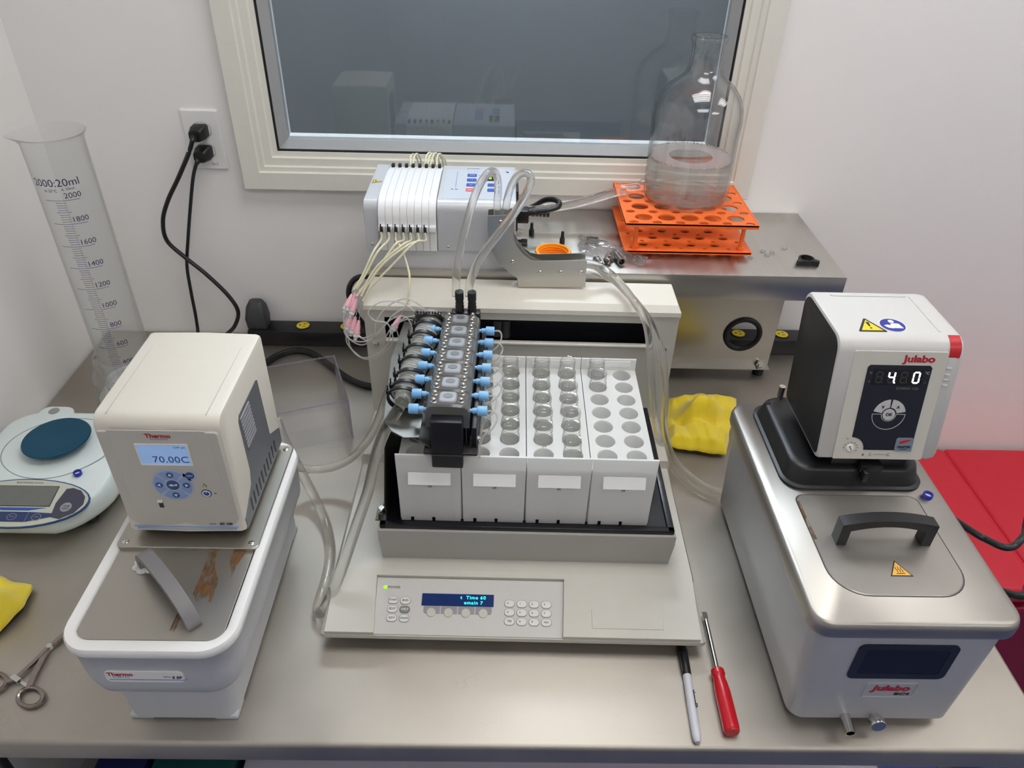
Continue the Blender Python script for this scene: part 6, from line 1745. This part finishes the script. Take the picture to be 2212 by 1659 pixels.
hose([(-0.0498, -0.4255, 0.3375), (-0.0485, -0.4200, 0.3566), (-0.0342, -0.4080, 0.3907), (-0.0080, -0.3900, 0.4216), (0.0189, -0.3650, 0.4501), (0.0377, -0.3400, 0.4765), (0.0397, -0.3250, 0.4873), (0.0302, -0.3120, 0.4880), (0.0179, -0.3020, 0.4761), (0.0091, -0.2970, 0.4539), (0.0039, -0.2970, 0.4249), (0.0052, -0.2970, 0.3936), (0.0209, -0.2970, 0.3616), (0.0491, -0.2970, 0.3339), (0.0917, -0.2970, 0.3263), (0.1396, -0.2970, 0.3325), (0.1756, -0.2920, 0.3153), (0.1974, -0.3300, 0.3084), (0.2099, -0.3880, 0.3097), (0.2236, -0.4120, 0.2947), (0.2351, -0.4180, 0.2559), (0.2490, -0.4200, 0.1760), (0.2673, -0.4250, 0.0922), (0.2942, -0.4550, 0.0353), (0.3272, -0.4850, 0.0122), (0.3541, -0.5050, 0.0061), (0.3752, -0.5250, 0.0155)], HR, 'clear hose from the right barb looping over the bracket to the bath')
hose([(-0.3612, -0.4637, 0.1250), (-0.3498, -0.4863, 0.1050), (-0.3310, -0.5026, 0.0650), (-0.3056, -0.5304, 0.0300), (-0.2755, -0.5794, 0.0120), (-0.2566, -0.6338, 0.0085), (-0.2519, -0.6871, 0.0080), (-0.2534, -0.7329, 0.0080), (-0.2500, -0.7534, 0.0120), (-0.2407, -0.7562, 0.0200), (-0.2300, -0.7457, 0.0400), (-0.2144, -0.7260, 0.0750), (-0.1967, -0.6901, 0.1200), (-0.1813, -0.6625, 0.1600), (-0.1698, -0.6407, 0.2050), (-0.1550, -0.6338, 0.2450), (-0.1394, -0.6247, 0.2700), (-0.1304, -0.6116, 0.2790)], 0.0078, 'long milky hose from the small bath over the bench front to the tied bundle', n=14)
hose([(-0.1648, -0.4357, 0.2150), (-0.1786, -0.4506, 0.1800), (-0.1917, -0.4724, 0.1450), (-0.2114, -0.4828, 0.1050), (-0.2386, -0.4890, 0.0700), (-0.2685, -0.4913, 0.0500), (-0.2973, -0.4955, 0.0450), (-0.3249, -0.5026, 0.0550), (-0.3483, -0.5053, 0.0850), (-0.3553, -0.5035, 0.1000)], 0.0068, 'clear hose sagging between the small bath and the cradle', n=14)
# ---------------------------------------------------------------- pump tubing with pink needle hubs
mat('tubing_cream', (226, 222, 190), 0.4, var=0.03)
mat('hub_pink', (230, 174, 184), 0.35, var=0.05)
mat('luer_white', (226, 228, 230), 0.3, var=0.02)
cw = 0.094 / 8
starts = [Vector((-0.2030 + k * cw + cw * 0.5, -0.2915, 0.3780)) for k in range(7)]
ends = [(-0.2389, -0.3520, 0.3042), (-0.2339, -0.3500, 0.3049), (-0.1519, -0.3660, 0.2893), (-0.2298, -0.3540, 0.3021), (-0.2342, -0.3580, 0.2957), (-0.2264, -0.3600, 0.2970), (-0.2238, -0.3620, 0.2897)]
mids = [[(-0.2080, -0.3200, 0.3554), (-0.2248, -0.3400, 0.3240)], [(-0.2009, -0.3220, 0.3565), (-0.2194, -0.3400, 0.3266)], [(-0.1632, -0.3180, 0.3635), (-0.1500, -0.3400, 0.3339), (-0.1484, -0.3580, 0.3144)], [(-0.1733, -0.3180, 0.3673), (-0.2064, -0.3380, 0.3258)], [(-0.1612, -0.3200, 0.3685), (-0.2006, -0.3350, 0.3385), (-0.2215, -0.3500, 0.3102)], [(-0.1521, -0.3220, 0.3697), (-0.1901, -0.3380, 0.3443), (-0.2174, -0.3520, 0.3114)], [(-0.1408, -0.3220, 0.3739), (-0.1775, -0.3400, 0.3415), (-0.2097, -0.3540, 0.3109)]]
hubs = [(-0.2437, -0.3600, 0.2941), (-0.2384, -0.3560, 0.2945), (-0.1650, -0.3800, 0.2689), (-0.2359, -0.3620, 0.2878), (-0.2446, -0.3720, 0.2658), (-0.2381, -0.3740, 0.2602), (-0.2323, -0.3760, 0.2546)]
nth = ['first', 'second', 'third', 'fourth', 'fifth', 'sixth', 'seventh']
loops_ = [
    [(-0.2486, -0.3750, 0.2864), (-0.2539, -0.3820, 0.2664), (-0.2481, -0.3900, 0.2382), (-0.2272, -0.3960, 0.2274), (-0.2057, -0.4000, 0.2437), (-0.1953, -0.4050, 0.2815), (-0.1744, -0.4100, 0.3099), (-0.1444, -0.4150, 0.3256), (-0.1198, -0.4200, 0.3127)],
    [(-0.2448, -0.3700, 0.2810), (-0.2519, -0.3850, 0.2596), (-0.2530, -0.3880, 0.2439), (-0.2422, -0.3920, 0.2334), (-0.2171, -0.3980, 0.2360), (-0.1943, -0.4020, 0.2540), (-0.1681, -0.4120, 0.2946), (-0.1374, -0.4200, 0.3148), (-0.1127, -0.4220, 0.3083)],
    [(-0.1726, -0.3840, 0.2590), (-0.1664, -0.3880, 0.2325), (-0.1691, -0.3950, 0.2008), (-0.1738, -0.4200, 0.1764), (-0.1749, -0.4700, 0.1761), (-0.1655, -0.5200, 0.1875)],
    [(-0.2420, -0.3700, 0.2725), (-0.2478, -0.3850, 0.2492), (-0.2459, -0.3920, 0.2199), (-0.2291, -0.3980, 0.2043), (-0.2067, -0.4020, 0.2111), (-0.1839, -0.4080, 0.2334), (-0.1730, -0.4120, 0.2650), (-0.1547, -0.4180, 0.2902), (-0.1270, -0.4240, 0.3026)],
    [(-0.2482, -0.3800, 0.2532), (-0.2522, -0.3880, 0.2307), (-0.2427, -0.3920, 0.2137), (-0.2218, -0.3980, 0.2008), (-0.1957, -0.4040, 0.2145), (-0.1733, -0.4100, 0.2438), (-0.1776, -0.4140, 0.2789), (-0.1999, -0.4080, 0.2815), (-0.2077, -0.4050, 0.2963), (-0.1850, -0.4080, 0.3150), (-0.1518, -0.4160, 0.3179), (-0.1304, -0.4240, 0.3058)],
    [(-0.2425, -0.3820, 0.2475), (-0.2365, -0.3860, 0.2413), (-0.2121, -0.3940, 0.2327), (-0.1875, -0.4020, 0.2454), (-0.1713, -0.4100, 0.2723), (-0.1461, -0.4180, 0.2904), (-0.1328, -0.4240, 0.2859), (-0.1321, -0.4320, 0.2570)],
    [(-0.2351, -0.3840, 0.2436), (-0.2243, -0.3900, 0.2370), (-0.1986, -0.3980, 0.2531), (-0.1729, -0.4080, 0.2838), (-0.1494, -0.4180, 0.2953), (-0.1388, -0.4260, 0.2786), (-0.1428, -0.4360, 0.2508)],
]
for k in range(7):
    t = thing('pump_tube', 'cream pump tube with pink needle hub, %s from the left' % nth[k], 'tube', ends[k], group='cream pump tubes with pink hubs')
    e = Vector(ends[k]); h = Vector(hubs[k])
    b = B(); b.tube([starts[k], starts[k] + V(-0.001 * (3 - k) * 0.3, -0.004, -0.012)] + [Vector(p) for p in mids[k]] + [e], 0.0018, 8, 8); part('cream_tube', b, 'tubing_cream', t)
    d = (h - e).normalized()
    b = B(); b.cyl(e - d * 0.006, h, 0.0007, n=6); part('needle', b, 'chrome', t)
    b = B(); b.lathe([(0.0020, -0.006), (0.0030, 0.0), (0.0042, 0.004), (0.0052, 0.013), (0.0062, 0.0135), (0.0062, 0.0165), (0.0040, 0.0165)], h, 12, axis=d); part('hub', b, 'hub_pink', t)
    b = B(); b.lathe([(0.0054, 0.0165), (0.0056, 0.021), (0.0034, 0.023), (0.0026, 0.027), (0, 0.027)], h, 12, axis=d); part('luer', b, 'luer_white', t)
    b = B(); b.tube([h + d * 0.025] + [Vector(p) for p in loops_[k]], 0.0012, 7, 8); part('thin_line', b, 'tube_thin', t)
    done(t, ends[k])
back = [[(-0.1674, -0.1030, 0.4212), (-0.1689, -0.0850, 0.4292), (-0.1663, -0.0700, 0.4300), (-0.1618, -0.0600, 0.4224), (-0.1587, -0.0500, 0.4016)],
        [(-0.1633, -0.1030, 0.4213), (-0.1621, -0.0850, 0.4311), (-0.1586, -0.0700, 0.4311), (-0.1543, -0.0600, 0.4192), (-0.1544, -0.0500, 0.4017)],
        [(-0.1418, -0.1030, 0.4209), (-0.1405, -0.0850, 0.4315), (-0.1359, -0.0700, 0.4333), (-0.1295, -0.0600, 0.4231), (-0.1277, -0.0500, 0.4023)],
        [(-0.1377, -0.1030, 0.4210), (-0.1349, -0.0820, 0.4306), (-0.1294, -0.0680, 0.4319), (-0.1222, -0.0580, 0.4192), (-0.1192, -0.0500, 0.4007)],
        [(-0.1319, -0.1030, 0.4212), (-0.1282, -0.0820, 0.4325), (-0.1235, -0.0680, 0.4320), (-0.1146, -0.0580, 0.4176), (-0.1131, -0.0500, 0.4009)],
        [(-0.1211, -0.1030, 0.4214), (-0.1208, -0.0820, 0.4309), (-0.1168, -0.0680, 0.4313), (-0.1095, -0.0580, 0.4169), (-0.1063, -0.0500, 0.3992)]]
for k, q in enumerate(back):
    cable(q, 0.0016, 'cream tube loop behind the pump, %s from the left' % nth[k], 'tubing_cream', 'tube_loop', 'tube', 'cream tube loops behind the pump', 8, 8)
# ---------------------------------------------------------------- beside and below the bench
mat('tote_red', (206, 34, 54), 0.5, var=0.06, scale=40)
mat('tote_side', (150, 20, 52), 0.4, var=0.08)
LOC = Vector((1.16, -0.232, -TZ))
t = thing('red_storage_tote', 'red plastic storage tote with ridged lid right of the bench', 'tote', LOC)
tx0, tx1, ty0, ty1, tz = 0.775, 1.560, -0.448, -0.012, -0.295
b = B()
for x0_, x1_ in ((tx0, 1.0935), (1.0965, tx1)):
    b.box(((x0_ + x1_) / 2, (ty0 + ty1) / 2, tz - 0.022), (x1_ - x0_, ty1 - ty0, 0.044), 0.010, 3)
b.box(((tx0 + tx1) / 2, (ty0 + ty1) / 2, tz - 0.024), (tx1 - tx0 - 0.02, ty1 - ty0 - 0.02, 0.036))
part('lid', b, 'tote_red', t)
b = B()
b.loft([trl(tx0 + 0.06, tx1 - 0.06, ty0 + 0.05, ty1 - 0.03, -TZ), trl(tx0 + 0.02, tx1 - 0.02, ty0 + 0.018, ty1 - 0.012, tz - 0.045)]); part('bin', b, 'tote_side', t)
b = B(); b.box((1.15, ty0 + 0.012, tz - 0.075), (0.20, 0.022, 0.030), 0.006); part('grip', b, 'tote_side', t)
done(t, LOC)
mat('bin_navy', (16, 22, 74), 0.45, var=0.06)
mat('bin_teal', (10, 66, 66), 0.45, var=0.06)
mat('box_pale', (186, 180, 196), 0.5, var=0.03)
def under_box(name, x0_, x1_, y0_, y1_, top, m, label):
    t = thing(name, label, 'box', ((x0_ + x1_) / 2, (y0_ + y1_) / 2, -0.645))
    b = B(); b.loft([trl((x0_ - x1_) / 2 + 0.008, (x1_ - x0_) / 2 - 0.008, (y0_ - y1_) / 2 + 0.008, (y1_ - y0_) / 2 - 0.008, 0.0), trl((x0_ - x1_) / 2 + 0.002, (x1_ - x0_) / 2 - 0.002, (y0_ - y1_) / 2 + 0.002, (y1_ - y0_) / 2 - 0.002, top + 0.645 - 0.025)]); part('bin_body', b, m, t)
    b = B(); b.box((0, 0, top + 0.645 - 0.0125), (x1_ - x0_, y1_ - y0_, 0.025), 0.004); part('bin_lid', b, m, t)
under_box('storage_bin', -0.640, -0.560, -0.86, -0.45, -0.32, 'bin_navy', 'navy storage bin under the bench near the left leg')
under_box('storage_bin', -0.550, -0.420, -0.86, -0.45, -0.32, 'bin_teal', 'dark teal storage bin under the bench')
under_box('carton', -0.410, 0.640, -0.86, -0.45, -0.34, 'box_pale', 'long pale carton on the shelf under the bench')
